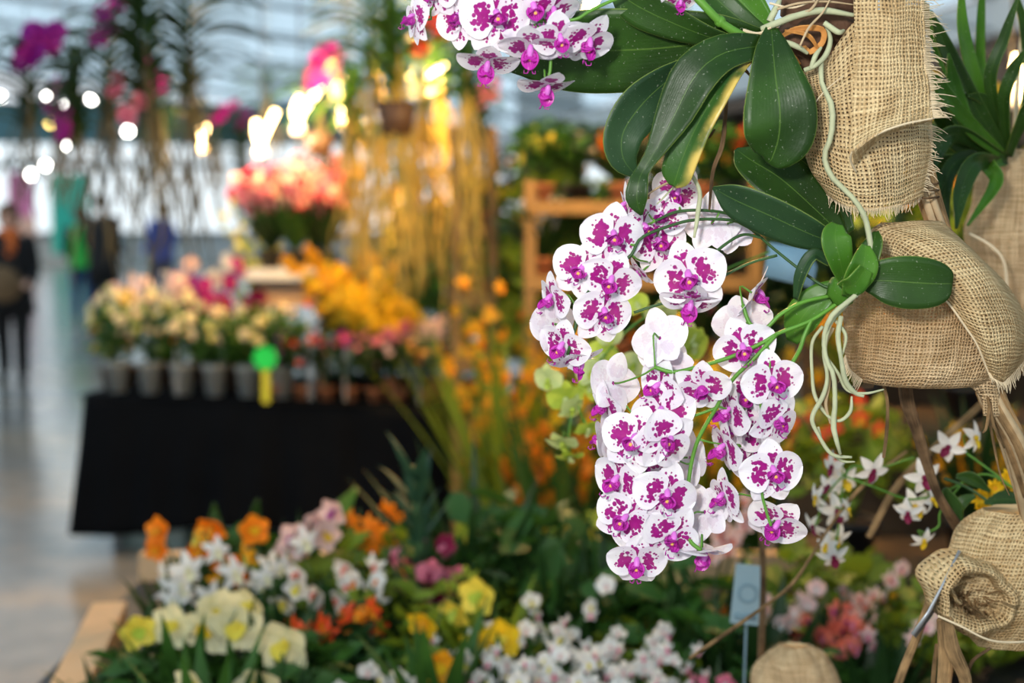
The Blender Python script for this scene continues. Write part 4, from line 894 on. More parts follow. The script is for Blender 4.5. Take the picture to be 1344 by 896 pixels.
# round tags on sticks
M_gtag = plain('bright_green_card', (.02, .85, .12), .5, .05); M_rtag = plain('bright_orange_card', (.95, .12, .02), .5, .05); M_ytag = plain('yellow_stick', (.8, .75, .05), .5, .1)
def tag_stick(p, zb, r, m, label, scal=False, ms=None):
    t = empty('plant_tag', (p.x, p.y, zb), 0, label, 'tag'); h = p.z - zb; mb = MB(); A = []
    n = 28; rim = [(r * (1 + (.09 * math.cos(8 * 2 * PI * j / n) if scal else 0))) for j in range(n)]
    for y, k in ((-.002, 0), (-.003, 1), (.001, 1), (.002, 0)): A.append([(rim[j] * k * math.cos(2 * PI * j / n), y, h + rim[j] * k * math.sin(2 * PI * j / n)) for j in range(n)])
    mb.grid(np.array(A), closed=True); mb.build('disc', m, t, smooth=False)
    mb = MB(); mb.box((0, .004, (h - r * .3) / 2 + .002), (.035 if scal else .004, .003, h - r * .3)); mb.build('stick', ms or M_ytag, t, smooth=False)
tag_stick(P(348, 470, 6.46), ZT, .055, M_gtag, 'bright green scalloped tag on a yellow stick at the table edge', True)
for px, py, D, l in [(345, 433, 6.55, 'round orange-red tag above the green scalloped tag'), (452, 445, 6.5, 'round orange-red tag right in the middle of the small potted plants'), (205, 447, 6.72, 'round orange-red tag among the pale green orchids'), (405, 398, 6.6, 'round orange-red tag under the amber spray'), (565, 475, 6.33, 'higher of two round orange-red tags at the table corner'), (565, 497, 6.30, 'lower of two round orange-red tags at the table corner')]:
    pass
for px, py, l in [(452, 445, 'round orange-red tag standing over the small terracotta-potted plants'), (408, 447, 'round orange-red tag beside a mauve-flowered potted plant'), (230, 448, 'round orange-red tag among the pale green orchids'), (404, 398, 'round orange-red tag under the amber spray'), (549, 475, 'round orange-red tag at the table corner nearest the rack')]:
    u = (px - 110) / 445 * 1.72 + .0; p = T(u, .03, 0); q = P(px, py, p.y); tag_stick(Vector((q.x, q.y, q.z)), ZT, .017, M_rtag, l, False, POTM['white'])

# ================================================================== hanging vandas
def vanda_parts(seed, nl, L, Wd, rootL, nr, gold):
    key = ('vanda', seed, nl, L, Wd, rootL, nr)
    if key in _mc: return _mc[key]
    r = random.Random(seed); mb = MB(); H = .030 * nl / 2
    for i in range(nl):
        s = 1 if i % 2 else -1; az = r.uniform(-.5, .5) + (0 if s > 0 else PI) + seed; z = H * i / nl; m = 7; l = L * r.uniform(.75, 1.1) * (.6 + .4 * math.sin(PI * (i + 2) / (nl + 3)))
        p = Vector((0, 0, z)); el = .75; d = Vector((math.cos(az) * math.sin(el), math.sin(az) * math.sin(el), math.cos(el))); side = Vector((-math.sin(az), math.cos(az), 0))
        A = np.zeros((m + 1, 3, 3))
        for k in range(m + 1):
            t = k / m; w = Wd * (1 - .8 * t ** 3); up = side.cross(d).normalized()
            for j, u in enumerate((-1, 0, 1)): A[k, j] = p + side * u * w + up * abs(u) * w * .5
            p = p + d * (l / m); d = (d + Vector((math.cos(az) * .08, math.sin(az) * .08, -.27))).normalized()
        mb.grid(A)
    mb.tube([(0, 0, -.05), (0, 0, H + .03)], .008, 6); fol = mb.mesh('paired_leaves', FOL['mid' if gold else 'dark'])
    mb = MB()
    for i in range(nr):
        a = r.uniform(0, 6.28); e = r.uniform(.02, .14); l = rootL * r.uniform(.35, 1); pts = [Vector((0, 0, H * r.uniform(0, .7)))]
        for k in range(1, 6):
            t = k / 5; pts.append(Vector((math.cos(a + t * .6) * e * (t ** .5) + r.uniform(-.02, .02), math.sin(a + t * .6) * e * (t ** .5) + r.uniform(-.02, .02), -l * t)))
        mb.tube(pts, [.0045] * 5 + [.002], 5, 12)
    rts = mb.mesh('hanging_roots', plain('lamplit_gold_root', (.50, .36, .08), .7, .4, 20) if gold else plain('brown_green_root', (.10, .09, .05), .8, .4, 20))  # gold roots carry part of the warm lamp glow in their colour
    _mc[key] = (fol, rts, H); return _mc[key]
def vanda(px, py, D, label, seed=0, nl=16, L=.26, rootL=.7, nr=14, gold=False, flo=None, nb=8, fdir=1, s=1.0, group=None, fz=.0, basket=False, fs=.045):
    p = P(px, py + (58 if px < 330 else 38), D); r = random.Random(seed * 3 + 1)
    root = empty('hanging_vanda', p, 0, label, 'hanging orchid', group); root.scale = (s,) * 3
    fol, rts, H = vanda_parts(seed % 5, nl, L, .021, rootL, nr, gold)
    link('leaves', fol, root); link('hanging_roots', rts, root)
    x_, y_, _ = HR.inverted() @ p
    mb = MB(); mb.tube([(0, 0, -.05), (0, .005, H), (0, .01, (min(rz_(x_), 5.5) - p.z) / s)], .0022, 4, 8); mb.build('wire', M_steel, root)
    if basket: mb = MB(); mb.lathe((0, 0, -.12), [(0, 0), (.05, 0), (.075, .11), (.07, .11), (.0, .09)], 12); mb.build('basket', POTM['brown'], root)
    if flo:
        me, q = stem_mesh(.26, .8 * fdir, seed); st = link('flower_stem', me, root, Matrix.Translation((0, -.02, H * .5 + fz)))
        for b in range(nb):
            c = Vector(q[int((.35 + .65 * (b + .5) / nb) * 13)]); R = Matrix.Rotation(r.uniform(-.8, .8), 3, 'Z') @ Matrix.Rotation(r.uniform(-.4, .5), 3, 'X')
            link('blossom', flo, st, Matrix.Translation(c + R @ Vector(((1 if b % 2 else -1) * .7 * fs, -.5 * fs, 0))) @ R.to_4x4() @ Matrix.Scale(fs * r.uniform(.85, 1.15), 4))
    return root
pu = fm('round', 'purple', 'magenta'); mg = fm('round', 'magenta', 'purple'); pk = fm('round', 'pink', 'wine'); vi = fm('round', 'violet', 'pale_pink')
for i, (px, py, D, s, fl_, nb, fd, l) in enumerate([
    (38, 112, 5.6, .95, pu, 10, .5, 'hanging vanda with the largest purple flower head, nearest the aisle side'),
    (100, 120, 6.0, 1.0, mg, 5, -.4, 'hanging vanda with small purple flowers and olive roots, next to the large purple one'),
    (142, 100, 5.8, 1.15, mg, 4, .2, 'hanging vanda with one purple bud cluster high up between leafy columns'),
    (192, 92, 5.6, 1.25, pk, 4, -.5, 'broadest hanging vanda with very long roots and pink flowers at its side'),
    (248, 60, 5.8, 1.2, None, 0, 1, 'flowerless hanging vanda with a knotty stem, last of the dark cluster'),
    (212, 132, 7.2, 1.0, mg, 6, -.3, 'hanging vanda with magenta flowers deep behind the broadest one'),
    (78, 135, 7.4, .9, vi, 6, .3, 'hanging vanda with dull violet flowers under the white globe lamps'),
    (285, 150, 8.2, .8, mg, 6, .6, 'small far hanging vanda with purple flowers left of the glowing lamps'),
    (318, 158, 8.6, .8, mg, 5, .2, 'smallest far hanging vanda with purple flowers against the pale roof')]):
    vanda(px, py, D, l, seed=i + 1, s=s, flo=fl_, nb=nb, fdir=fd, rootL=.62 if i in (2, 3, 4) else .42, nr=13, L=.33, nl=24, group='dark hanging vandas over the aisle', fz=-.28 if i in (1, 3) else 0, fs=.052 if i == 0 else .036)
for i, (px, py, D, s, fl_, nb, fd, rl, l) in enumerate([
    (352, 110, 7.4, .8, None, 0, 1, .35, 'compact dark hanging vanda above the first glowing lamp'),
    (420, 135, 7.0, 1.0, mg, 14, .3, .4, 'hanging vanda with a big magenta flower head over the brightest lamp'),
    (462, 150, 6.2, 1.1, None, 0, 1, .62, 'hanging vanda whose roots glow brightest gold, next to the magenta one'),
    (488, 60, 6.0, 1.1, vi, 8, .4, .85, 'tall hanging vanda with violet flowers at the top and gilded trailing roots'),
    (520, 92, 5.8, 1.2, None, 0, 1, .75, 'hanging vanda with wide dark arching leaves above gilded roots'),
    (556, 108, 6.0, 1.1, fm('round', 'scarlet', 'pink'), 3, .5, .7, 'hanging vanda with a red blossom beside the dark arching one'),
    (578, 96, 6.4, .9, None, 0, 1, .9, 'slim hanging vanda in the gap before the spotted orchid spray'),
    (612, 110, 5.7, 1.0, None, 0, 1, .9, 'hanging vanda with a long straight golden root curtain under the spotted spray'),
    (530, 210, 6.8, .8, None, 0, 1, .7, 'low hanging vanda with gilded roots reaching down to the table end'),
    (632, 150, 7.0, .8, pk, 4, .3, .6, 'far hanging vanda beside the gutter beam')]):
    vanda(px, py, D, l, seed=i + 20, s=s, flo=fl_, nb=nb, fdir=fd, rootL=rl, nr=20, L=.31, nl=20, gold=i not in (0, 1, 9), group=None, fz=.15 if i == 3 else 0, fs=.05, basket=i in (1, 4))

# ================================================================== shelving, staging and the plants on it
def rack(name, label, x0, x1, y0, y1, zs, ztop, post=.035, m=None):
    r_ = empty(name, ((x0 + x1) / 2, (y0 + y1) / 2, 0), 0, label, 'shelf rack'); w, d = x1 - x0, y1 - y0; m = m or M_rackw
    for sx in (-1, 1):
        for sy in (-1, 1): mb = MB(); mb.box((sx * (w / 2 - post / 2), sy * (d / 2 - post / 2), ztop / 2), (post, post, ztop)); mb.build('post', m, r_, smooth=False)
    for z in zs: mb = MB(); mb.box((0, 0, z - .012), (w - post * .2, d, .024)); mb.box((0, -d / 2, z - .02), (w, .02, .05)); mb.build('shelf', m, r_, smooth=False)
    return r_
DR = 5.75
zr = [.42, .80, 1.06, 1.32, 1.60]
M_rackw = plain('golden_brown_rack_wood', (.26, .15, .05), .7, .35, 12)
rack('wooden_rack', 'narrow wooden rack with many shelves standing at the end of the flower table', B(592, DR, 0).x, B(652, DR, 0).x, DR, DR + .38, zr, 2.0)
rack('wooden_rack', 'wide wooden plant rack behind the spotted cascades, with a thick golden front post', B(688, 5.3, 0).x, B(1000, 5.3, 0).x, 5.3, 5.75, [.42, .76, 1.10, 1.42, 1.70], 1.78, .045)
mb = MB(); mb.box((0, 0, .10), (.62, 2.3, .2)); pl = mb.build('wooden_platform', plain('orange_plywood', (.50, .27, .11), .6, .25, 6), None, smooth=False); pl.location = (-.02, 4.75, .0); tag(pl, 'low orange-brown wooden platform in the gap leading to the racks', 'platform')
cols = [('amber', 'red'), ('yellow', 'amber'), ('orange', 'scarlet'), ('scarlet', 'amber'), ('lemon', 'yellow'), ('cream', 'amber'), ('pink', 'red'), ('white', 'yellow')]
names = {'amber': 'amber', 'yellow': 'yellow', 'orange': 'orange', 'scarlet': 'scarlet', 'lemon': 'lemon yellow', 'cream': 'cream', 'pink': 'pink', 'white': 'white', 'lime': 'lime green', 'wine': 'wine red', 'coral': 'coral'}
shn = ['bottom', 'second', 'middle', 'fourth', 'top']
for k, z in enumerate(zr):
    for j in range(2):
        c, cc = cols[(k * 3 + j * 5) % 8]
        plant('potted_plant', 'small %s-flowered plant on the %s shelf of the narrow rack, %s' % (names[c], shn[k], 'table side' if j == 0 else 'wide rack side'), 'potted plant', (B(608 + 30 * j, DR, 0).x, DR + .15, z), 'plants on the narrow rack', seed=100 + k * 2 + j,
              pot='terracotta', pr=.038, ph=.06, fol=bush_fol(70, .06, .14, .04, (k + j) % 3, 'mid' if (k + j) % 2 else 'yel'), scatter=5, H=.15, R=.06, flo=fm('round', c, cc), fs=.018, s=1.0)
for k, z in enumerate([.42, .76, 1.10, 1.42, 1.70]):
    for j in range(6):
        c, cc = cols[(k * 5 + j * 3 + (j * k) % 2) % 8]; tall = (j + k) % 3 == 0
        plant('potted_plant', '%s %s-flowered plant on the %s shelf of the wide rack, %s' % ('tall' if tall else 'bushy', names[c], shn[k], ['golden post end', 'second from post', 'third from post', 'fourth from post', 'fifth from post', 'far end'][j]), 'potted plant',
              (B(712 + 53 * j, 5.3, 0).x, 5.42 + .12 * (j % 2), z), 'plants on the wide rack', seed=120 + k * 6 + j, pot=['terracotta', 'black'][j % 2], pr=.05, ph=.07, fol=bush_fol(200, .13, .24, .07, (k + j) % 3, ['mid', 'dark', 'yel', 'dark'][(k + j) % 4]) if not tall else strap_fol(44, .30, .016, .9, j % 3, 'dark'),
              scatter=0 if tall else 8, stems=3 if tall else 0, H=.27 if tall else .2, R=.10, flo=[fm('round', c, cc), fm('star', c, cc)], fs=.026 if k != 4 else .03, nb=5)
for k, (px, D, H, c, l) in enumerate([(668, 5.0, 1.15, 'amber', 'tall golden orchid spray in a floor pot in the gap between the two racks'), (735, 4.85, .95, 'orange', 'tall orange-flowered spray in a floor pot before the golden post'), (815, 4.8, 1.2, 'yellow', 'tall yellow spray in a floor pot before the middle of the wide rack'), (900, 4.9, 1.0, 'amber', 'tall amber spray in a floor pot before the far half of the wide rack'), (965, 4.8, 1.25, 'yellow', 'tall yellow spray in a floor pot where the wide rack ends')]):
    plant('oncidium', l, 'orchid', B(px, D, .2 if k == 0 else 0), None, seed=90 + k, pot='black', pr=.12, ph=.22, fol=strap_fol(70, .95, .017, .55, 3 + k % 2, ['yel', 'mid', 'dark'][k % 3], .45), stems=9, H=H, lean=.32, flo=[fm('onc', c, 'amber'), fm('star', c, 'orange')], fs=.034, nb=8, low=.35)
# stepped staging that rises behind the hanging orchids
M_stage = plain('dark_staging_wood', (.09, .055, .03), .85, .4, 10)
stage = [(2.85, .52), (3.35, .80), (3.85, 1.08), (4.35, 1.34)]
sg = empty('plant_staging', (1.5, 2.6, 0), 0, 'stepped dark wooden staging packed with plants behind the burlap post', 'staging')
for k, (y, z) in enumerate(stage):
    x0 = .62 + .12 * k; x1 = 2.6
    mb = MB(); mb.box(((x0 + x1) / 2 - 1.5, y + .23 - 2.6, z - .015), (x1 - x0, .46, .03)); mb.build('step', M_stage, sg, smooth=False)
    mb = MB(); mb.box(((x0 + x1) / 2 - 1.5, y + .44 - 2.6, z / 2), (x1 - x0, .02, z)); mb.build('riser', M_stage, sg, smooth=False)
    for x in (x0 + .04, x1 - .04): mb = MB(); mb.box((x - 1.5, y + .03 - 2.6, z / 2), (.05, .05, z - .03)); mb.build('leg', M_stage, sg, smooth=False)
deco = ['amber', 'lime', 'orange', 'yellow', 'wine', 'cream', 'lemon', 'scarlet', 'coral', 'lime', 'yellow', 'orange']
kindw = ['strappy', 'bushy', 'grassy']; stepn = ['lowest', 'second', 'third', 'top']
cnt = 0
for k, (y, z) in enumerate(stage):
    n_ = [6, 6, 6, 7][k]
    for j in range(n_):
        x = .74 + .12 * k + j * (1.75 + .1 * k) / n_; c = deco[(k * 7 + j * 5) % 12]; t = (j + k) % 3; cnt += 1
        if B(1400, y, 0).x < x: continue
        fol = [strap_fol(30, .34, .020, .9, j % 3, ['dark', 'mid', 'blue'][j % 3]), bush_fol(170, .17, .32, .08, j % 3, ['dark', 'yel', 'mid'][(j + k) % 3]), strap_fol(60, .36, .008, .8, j % 3, ['yel', 'dark', 'mid'][j % 3])][t]
        plant('potted_plant', '%s %s-flowered plant on the %s step of the staging, %s' % (kindw[t], names[c], stepn[k], ['at its open end', 'second along', 'third along', 'fourth along', 'fifth along', 'sixth along', 'seventh along'][j]), 'potted plant', (x, y + .2, z), 'plants on the staging', seed=160 + cnt,
              pot='black', pr=.07, ph=.10, fol=fol, stems=4 if t != 1 else 0, scatter=10 if t == 1 else 0, H=.34, lean=.5, R=.17, flo=[fm('star', c, 'yellow'), fm('onc', c, 'amber')], fs=.026, nb=5, s=1.0)
# tall foliage beyond the racks
for k, (px, D, H, R_, m, l) in enumerate([
    (590, 8.2, 1.9, .55, 'mid', 'bushy green tree behind the narrow rack'), (660, 8.6, 2.05, .6, 'dark', 'dark bushy tree between the two racks'), (740, 8.0, 1.9, .6, 'yel', 'yellowish green tree over the golden post'),
    (840, 8.3, 1.95, .65, 'mid', 'green tree behind the middle of the wide rack'), (930, 7.6, 2.0, .6, 'dark', 'dark tree behind the far end of the wide rack'), (1020, 7.4, 2.1, .65, 'yel', 'olive tree beyond the staging, next to the wide rack'),
    (1110, 6.9, 2.1, .6, 'dark', 'dark tree beyond the staging and the middle burlap bundle'), (1210, 6.6, 2.2, .6, 'mid', 'green tree beyond the staging, behind the straw tail'), (1310, 6.4, 2.3, .6, 'dark', 'dark tree beyond the staging at the picture edge'), (535, 9.4, 1.6, .5, 'dark', 'low dark shrub seen past the end of the flower table')]):
    t = empty('bushy_tree', B(px, D + (k % 2) * 1.2, 0), k * 1.3, l, 'tree', 'trees beyond the racks'); me = bush_fol(620, .55, 1.5, .14, k % 3, m); o = link('foliage', me, t, Matrix.Translation((0, 0, H - 1.5)) @ Matrix.Diagonal((R_ / .55, R_ / .55, 1, 1)))
    mb = MB(); mb.tube([(0, 0, .1), (.02, 0, H * .5), (0, .02, H - .6)], [.03, .025, .02], 7); mb.build('trunk', M_twig, t); mb = MB(); mb.lathe((0, 0, 0), [(0, 0), (.16, 0), (.21, .36), (.19, .36), (0, .33)], 16); mb.build('tub', POTM['brown'], t)
    me2 = fm(['star', 'pom', 'round'][k % 3], ['amber', 'orange', 'yellow'][k % 3], 'amber'); r = random.Random(k)
    for b in range(12):
        a = r.uniform(PI, 2 * PI); zz = r.uniform(.25, .98); link('blossom', me2, t, Matrix.Rotation(-k * 1.3, 4, 'Z') @ Matrix.Translation((math.cos(a) * R_ * .8, math.sin(a) * R_ * .8 * math.sqrt(max(.1, 1 - (2 * zz - 1) ** 2)), H - 1.5 + 1.5 * zz)) @ Matrix.Rotation(a + PI / 2, 4, 'Z') @ Matrix.Scale(r.uniform(.035, .06), 4))

# ================================================================== the near bench with its tray of plants
bn = empty('display_bench', (-.2, 2.7, 0), 0, 'long wooden display bench with raised pine edge boards and a dark planting tray', 'bench')
E0 = G(122, 786, .80); E1 = G(62, 900, .80); dv = (E0 - E1).normalized(); Ef = E1 - dv * .9; rot = math.atan2(dv.y, dv.x)
Lb = (E0 - Ef).length
for k in range(4):
    c = Ef + dv * (Lb * (k + .5) / 4); mb = MB(); mb.box(Vector((c.x + .038, c.y, .76 - .006 * (k % 2))) - Vector((-.2, 2.7, 0)), (Lb / 4 - .006, .07 + .004 * (k % 2), .08), rot); mb.build('edge_board', M_pine, bn, smooth=False)
mb = MB(); mb.box((.58, -.05, .68), (2.72, 2.0, .06)); mb.build('tray', POTM['black'], bn, smooth=False)
mb = MB(); mb.box((.42, .98, .74), (2.4, .04, .08)); mb.build('back_board', M_pine, bn, smooth=False)
for x in (-.7, .6, 1.85):
    for y in (-.9, .85): mb = MB(); mb.box((x, y, .33), (.07, .07, .66)); mb.build('leg', M_wood, bn, smooth=False)
ZB = .712
# bark mulch
def mulch():
    r = random.Random(5); mb = MB()
    for i in range(900):
        x = r.uniform(-.82, 1.75); y = r.uniform(1.75, 3.6); M = Euler((r.uniform(-.5, .5), r.uniform(-.5, .5), r.uniform(0, 6))).to_matrix(); s_ = r.uniform(.008, .022)
        if x < -.75 + (3.4 - y) * -.05: continue
        mb.box((x, y, ZB + .006), (s_ * 2, s_, s_ * .6), R=M)
    o = mb.build('bark_mulch', M_soil, None, smooth=False); tag(o, 'dark bark mulch covering the planting tray of the bench', 'mulch', None, 'stuff')
mulch()
def bp(px, py, h):  # bench position whose height h above the tray shows at px,py
    p = G(px, py, ZB + h); return Vector((p.x, p.y, ZB))
cl_ = [fm('cup', 'cream', 'lemon'), fm('cup', 'cream', 'yellow')]; lem = [fm('cup', 'lemon', 'lime'), fm('cup', 'cream', 'lemon')]
near = [  # name, cat, px, py(top), H, shape/flo, fs, stems, nb, fol, label
    ('cymbidium', 185, 800, .22, lem, .052, 1, 1, ('mid', 1), 'single lemon tulip-shaped orchid bloom beside the pine edge board'),
    ('cymbidium', 240, 812, .20, cl_, .052, 1, 1, ('mid', 0), 'cream cupped orchid bloom, first from the lemon bud'),
    ('cymbidium', 275, 795, .21, cl_, .055, 2, 1, ('dark', 1), 'cream cupped orchid with two blooms, second from the lemon bud'),
    ('cymbidium', 315, 800, .22, cl_, .058, 2, 1, ('mid', 2), 'cream cupped orchid in the middle of the pale row'),
    ('cymbidium', 350, 785, .23, cl_, .055, 2, 1, ('dark', 0), 'white and cream cupped orchid just behind the pale row'),
    ('cymbidium', 388, 822, .20, cl_, .060, 1, 1, ('mid', 1), 'large cream orchid bloom with a yellow throat, end of the pale row'),
    ('cymbidium', 355, 870, .17, cl_, .058, 1, 1, ('dark', 2), 'cream orchid bloom facing forward below the pale row'),
    ('cymbidium', 268, 890, .16, cl_, .045, 1, 1, ('mid', 0), 'half hidden cream orchid bloom at the bottom edge'),
    ('white_orchid', 242, 730, .24, [fm('star', 'white', 'cream')], .062, 3, 2, ('dark', 0), 'white spiky-petalled orchid in front of the black cloth corner'),
    ('white_orchid', 268, 752, .22, [fm('star', 'white', 'cream')], .058, 2, 2, ('dark', 1), 'lower white spiky-petalled orchid touching the pale row'),
    ('white_orchid', 358, 716, .26, [fm('star', 'white', 'cream')], .060, 3, 2, ('mid', 1), 'white spiky-petalled orchid between two orange clusters'),
    ('white_orchid', 375, 760, .21, [fm('cup', 'white', 'lemon')], .050, 1, 2, ('dark', 2), 'white orchid with a lemon throat above the large cream bloom'),
    ('orange_orchid', 230, 690, .27, [fm('cup', 'orange', 'amber')], .048, 2, 2, ('mid', 2), 'orange orchid rising behind the white one near the table corner'),
    ('orange_orchid', 315, 700, .27, [fm('cup', 'orange', 'yellow'), fm('star', 'amber', 'lemon')], .044, 2, 3, ('mid', 0), 'orange and gold orchid with upright leaves before the black cloth'),
    ('cattleya', 418, 672, .30, [fm('cup', 'pale_pink', 'yellow'), fm('cup', 'pale_pink', 'magenta')], .056, 3, 2, ('dark', 1), 'blush pink orchid with yellow and magenta throats'),
    ('orange_orchid', 492, 662, .31, [fm('star', 'orange', 'orange')], .036, 3, 5, ('mid', 1), 'orange cluster orchid against the black cloth, nearest the platform'),
    ('white_orchid', 445, 742, .24, [fm('cup', 'white', 'coral')], .046, 2, 3, ('dark', 0), 'upright white orchid with a slim bud below the blush pink one'),
    ('white_orchid', 482, 742, .24, [fm('star', 'white', 'coral'), fm('round', 'white', 'orange')], .044, 3, 3, ('dark', 2), 'white and coral orchid in the middle of the bench'),
    ('orange_orchid', 475, 785, .20, [fm('star', 'orange', 'amber'), fm('star', 'scarlet', 'orange')], .036, 3, 4, ('dark', 1), 'burnt orange orchid under the white and coral one'),
    ('orange_orchid', 408, 805, .19, [fm('star', 'scarlet', 'orange')], .034, 3, 3, ('dark', 1), 'red-orange orchid beside the large cream bloom'),
    ('pink_orchid', 545, 725, .24, [fm('star', 'pink', 'wine'), fm('star', 'coral', 'orange')], .034, 3, 3, ('dark', 2), 'small pink and orange orchid beside the dark strappy column'),
    ('pink_orchid', 575, 730, .24, [fm('round', 'wine', 'pink'), fm('round', 'pink', 'wine')], .046, 3, 3, ('dark', 0), 'wine red and pink orchid at the edge of the wooden platform'),
    ('slipper_orchid', 568, 800, .20, [fm('cup', 'yellow', 'amber')], .050, 1, 1, ('yel', 1), 'golden yellow slipper orchid, leftmost of the yellow ones'),
    ('slipper_orchid', 640, 775, .23, [fm('cup', 'lemon', 'lime')], .056, 2, 1, ('yel', 0), 'lemon slipper orchid with a tall white hood'),
    ('slipper_orchid', 572, 862, .15, [fm('cup', 'amber', 'yellow')], .048, 1, 1, ('mid', 0), 'amber slipper orchid low beside the first white sprays'),
    ('slipper_orchid', 662, 828, .17, [fm('cup', 'yellow', 'lemon')], .052, 2, 1, ('mid', 2), 'yellow slipper orchid half hidden by tiny white sprays'),
    ('slipper_orchid', 612, 690, .26, [fm('cup', 'lime', 'lemon')], .040, 3, 1, ('yel', 2), 'lime green slipper orchid near the wooden platform'),
    ('green_orchid', 600, 745, .22, [fm('star', 'lime', 'lemon')], .038, 4, 3, ('yel', 1), 'lime green star-flowered orchid behind the golden slipper'),
    ('green_orchid', 690, 690, .27, [fm('star', 'lime', 'yellow')], .032, 4, 4, ('mid', 0), 'yellow-green star-flowered orchid left of the spotted cascade'),
    ('green_orchid', 760, 665, .30, [fm('star', 'lime', 'lemon'), fm('onc', 'yellow', 'lime')], .028, 4, 4, ('mid', 1), 'yellow-green orchid just behind the longest spotted cascade'),
]
folK = {'mid': 'mid', 'dark': 'dark', 'yel': 'yel'}
for k, (nm, px, py, H, flo, fs, stems, nb, (fc, fk), l) in enumerate(near):
    fol = [strap_fol(16, .26, .019, .75, 3, folK[fc], .3), bush_fol(90, .10, .17, .075, 1, folK[fc]), strap_fol(22, .20, .022, .9, 4, folK[fc], .4)][fk]
    px += 22 if nm == 'orange_orchid' and px < 300 else 0; py -= 16; pos = bp(px, py, H + .03)
    plant(nm, l, 'orchid', pos, None, seed=300 + k, fol=fol, stems=stems, H=H + .03 + (.02 if H > .22 else 0), lean=.14 if nb == 1 else .25, flo=flo, fs=fs * (.62 if nm == 'white_orchid' else .84 if nm == 'cymbidium' else .72), nb=nb, low=.78 if nb < 3 else .6)
# low leafy plants that fill the bench
fill = [(140, 850, .15), (215, 850, .14), (175, 880, .12), (300, 850, .13), (235, 775, .17), (330, 760, .18), (430, 850, .14), (500, 840, .15), (520, 880, .12), (455, 700, .26), (385, 690, .24), (295, 690, .24), (470, 890, .10), (520, 760, .22), (625, 850, .14), (590, 700, .26), (640, 720, .26),
        (680, 760, .20), (730, 720, .26), (705, 840, .14), (770, 780, .20), (830, 800, .18), (800, 720, .27), (860, 740, .26), (925, 745, .26), (890, 840, .14), (950, 800, .2), (980, 870, .13), (1010, 790, .22), (1060, 720, .26), (1110, 790, .2), (1070, 850, .14), (1150, 840, .16), (1180, 770, .2), (620, 650, .34), (690, 640, .36), (780, 880, .1), (840, 880, .1)]
fl_k = ['broad dark', 'yellowish', 'narrow dark', 'glossy green']
for k, (px, py, H) in enumerate(fill):
    t = k % 4; f = [strap_fol(14, .24, .024, .9, 5, 'dark', .35), bush_fol(130, .13, .20, .065, 2, 'yel'), strap_fol(46, .26, .009, .7, 6, 'dark', .3), bush_fol(120, .12, .20, .08, 0, 'mid')][t]
    p = bp(px, py, H); used = globals().setdefault('used_pairs', set())
    for q in sorted(near, key=lambda q: (bp(q[1], q[2], q[3] + .03) - p).length):
        if (t, q[-1]) not in used: used.add((t, q[-1])); break
    wds = q[-1].replace(',', '').split()[:9]
    while wds[-1] in ('the', 'a', 'of', 'in', 'to', 'with', 'and', 'behind', 'below', 'by', 'just', 'at', 'beside', 'between', 'before', 'under', 'above', 'two', 'lower', 'half', 'end', 'low', 'slim', 'upright', 'large', 'first', 'bottom', 'black', 'pine', 'from', 'lemon', 'golden', 'tall', 'middle', 'dark'): wds.pop()
    plant('foliage_plant', 'low %s leafed plant beside the %s' % (fl_k[t], ' '.join(wds)), 'plant', p, 'leafy plants filling the bench', seed=400 + k, fol=f, s=H / .20 * (.9 + .03 * (k % 5)), rz=k * .9)
# dark strap-leaved column and big slanting leaves before the black cloth
sc = empty('tall_leafy_orchid', bp(540, 600, .46), 0, 'tall blue-green strap-leaved plant standing at the right end of the black cloth', 'plant'); mbp = sc.location
mb = MB(); pts = [(0, 0, 0), (.02, 0, .2), (0, .01, .44)]; mb.tube(pts, [.012, .012, .008], 7, 12); mb.build('cane', M_spike2, sc)
for k in range(9):
    link('foliage', strap_fol(4, .13, .011, .8, 10 + k % 3, 'blue', .5), sc, Matrix.Translation((.01, 0, .05 + k * .045)) @ Matrix.Rotation(k * 1.3, 4, 'Z'))
def bigleaf(root, pts, hw, m): return leaf(root, m, pts, hw, 10, .2)
sl = empty('broad_leaved_orchid', bp(330, 700, .12), 0, 'orchid with long slanting olive leaves under the blush pink blooms', 'plant')
for pts, hw in (([(330, 800, 3.15), (370, 740, 3.15), (430, 690, 3.2), (468, 640, 3.3)], [4, 17, 18, 3]), ([(420, 790, 3.1), (460, 730, 3.15), (520, 700, 3.2), (575, 675, 3.3)], [4, 13, 12, 2]), ([(300, 790, 3.2), (300, 740, 3.25), (283, 690, 3.3), (281, 660, 3.3)], [4, 11, 9, 2]), ([(345, 760, 3.3), (340, 720, 3.3), (334, 685, 3.35), (338, 655, 3.35)], [4, 10, 9, 2])):
    o = bigleaf(sl, pts, hw, M_mleaf if hw[1] > 12 else M_dleaf); 
reroot(sl, sl.location.copy())

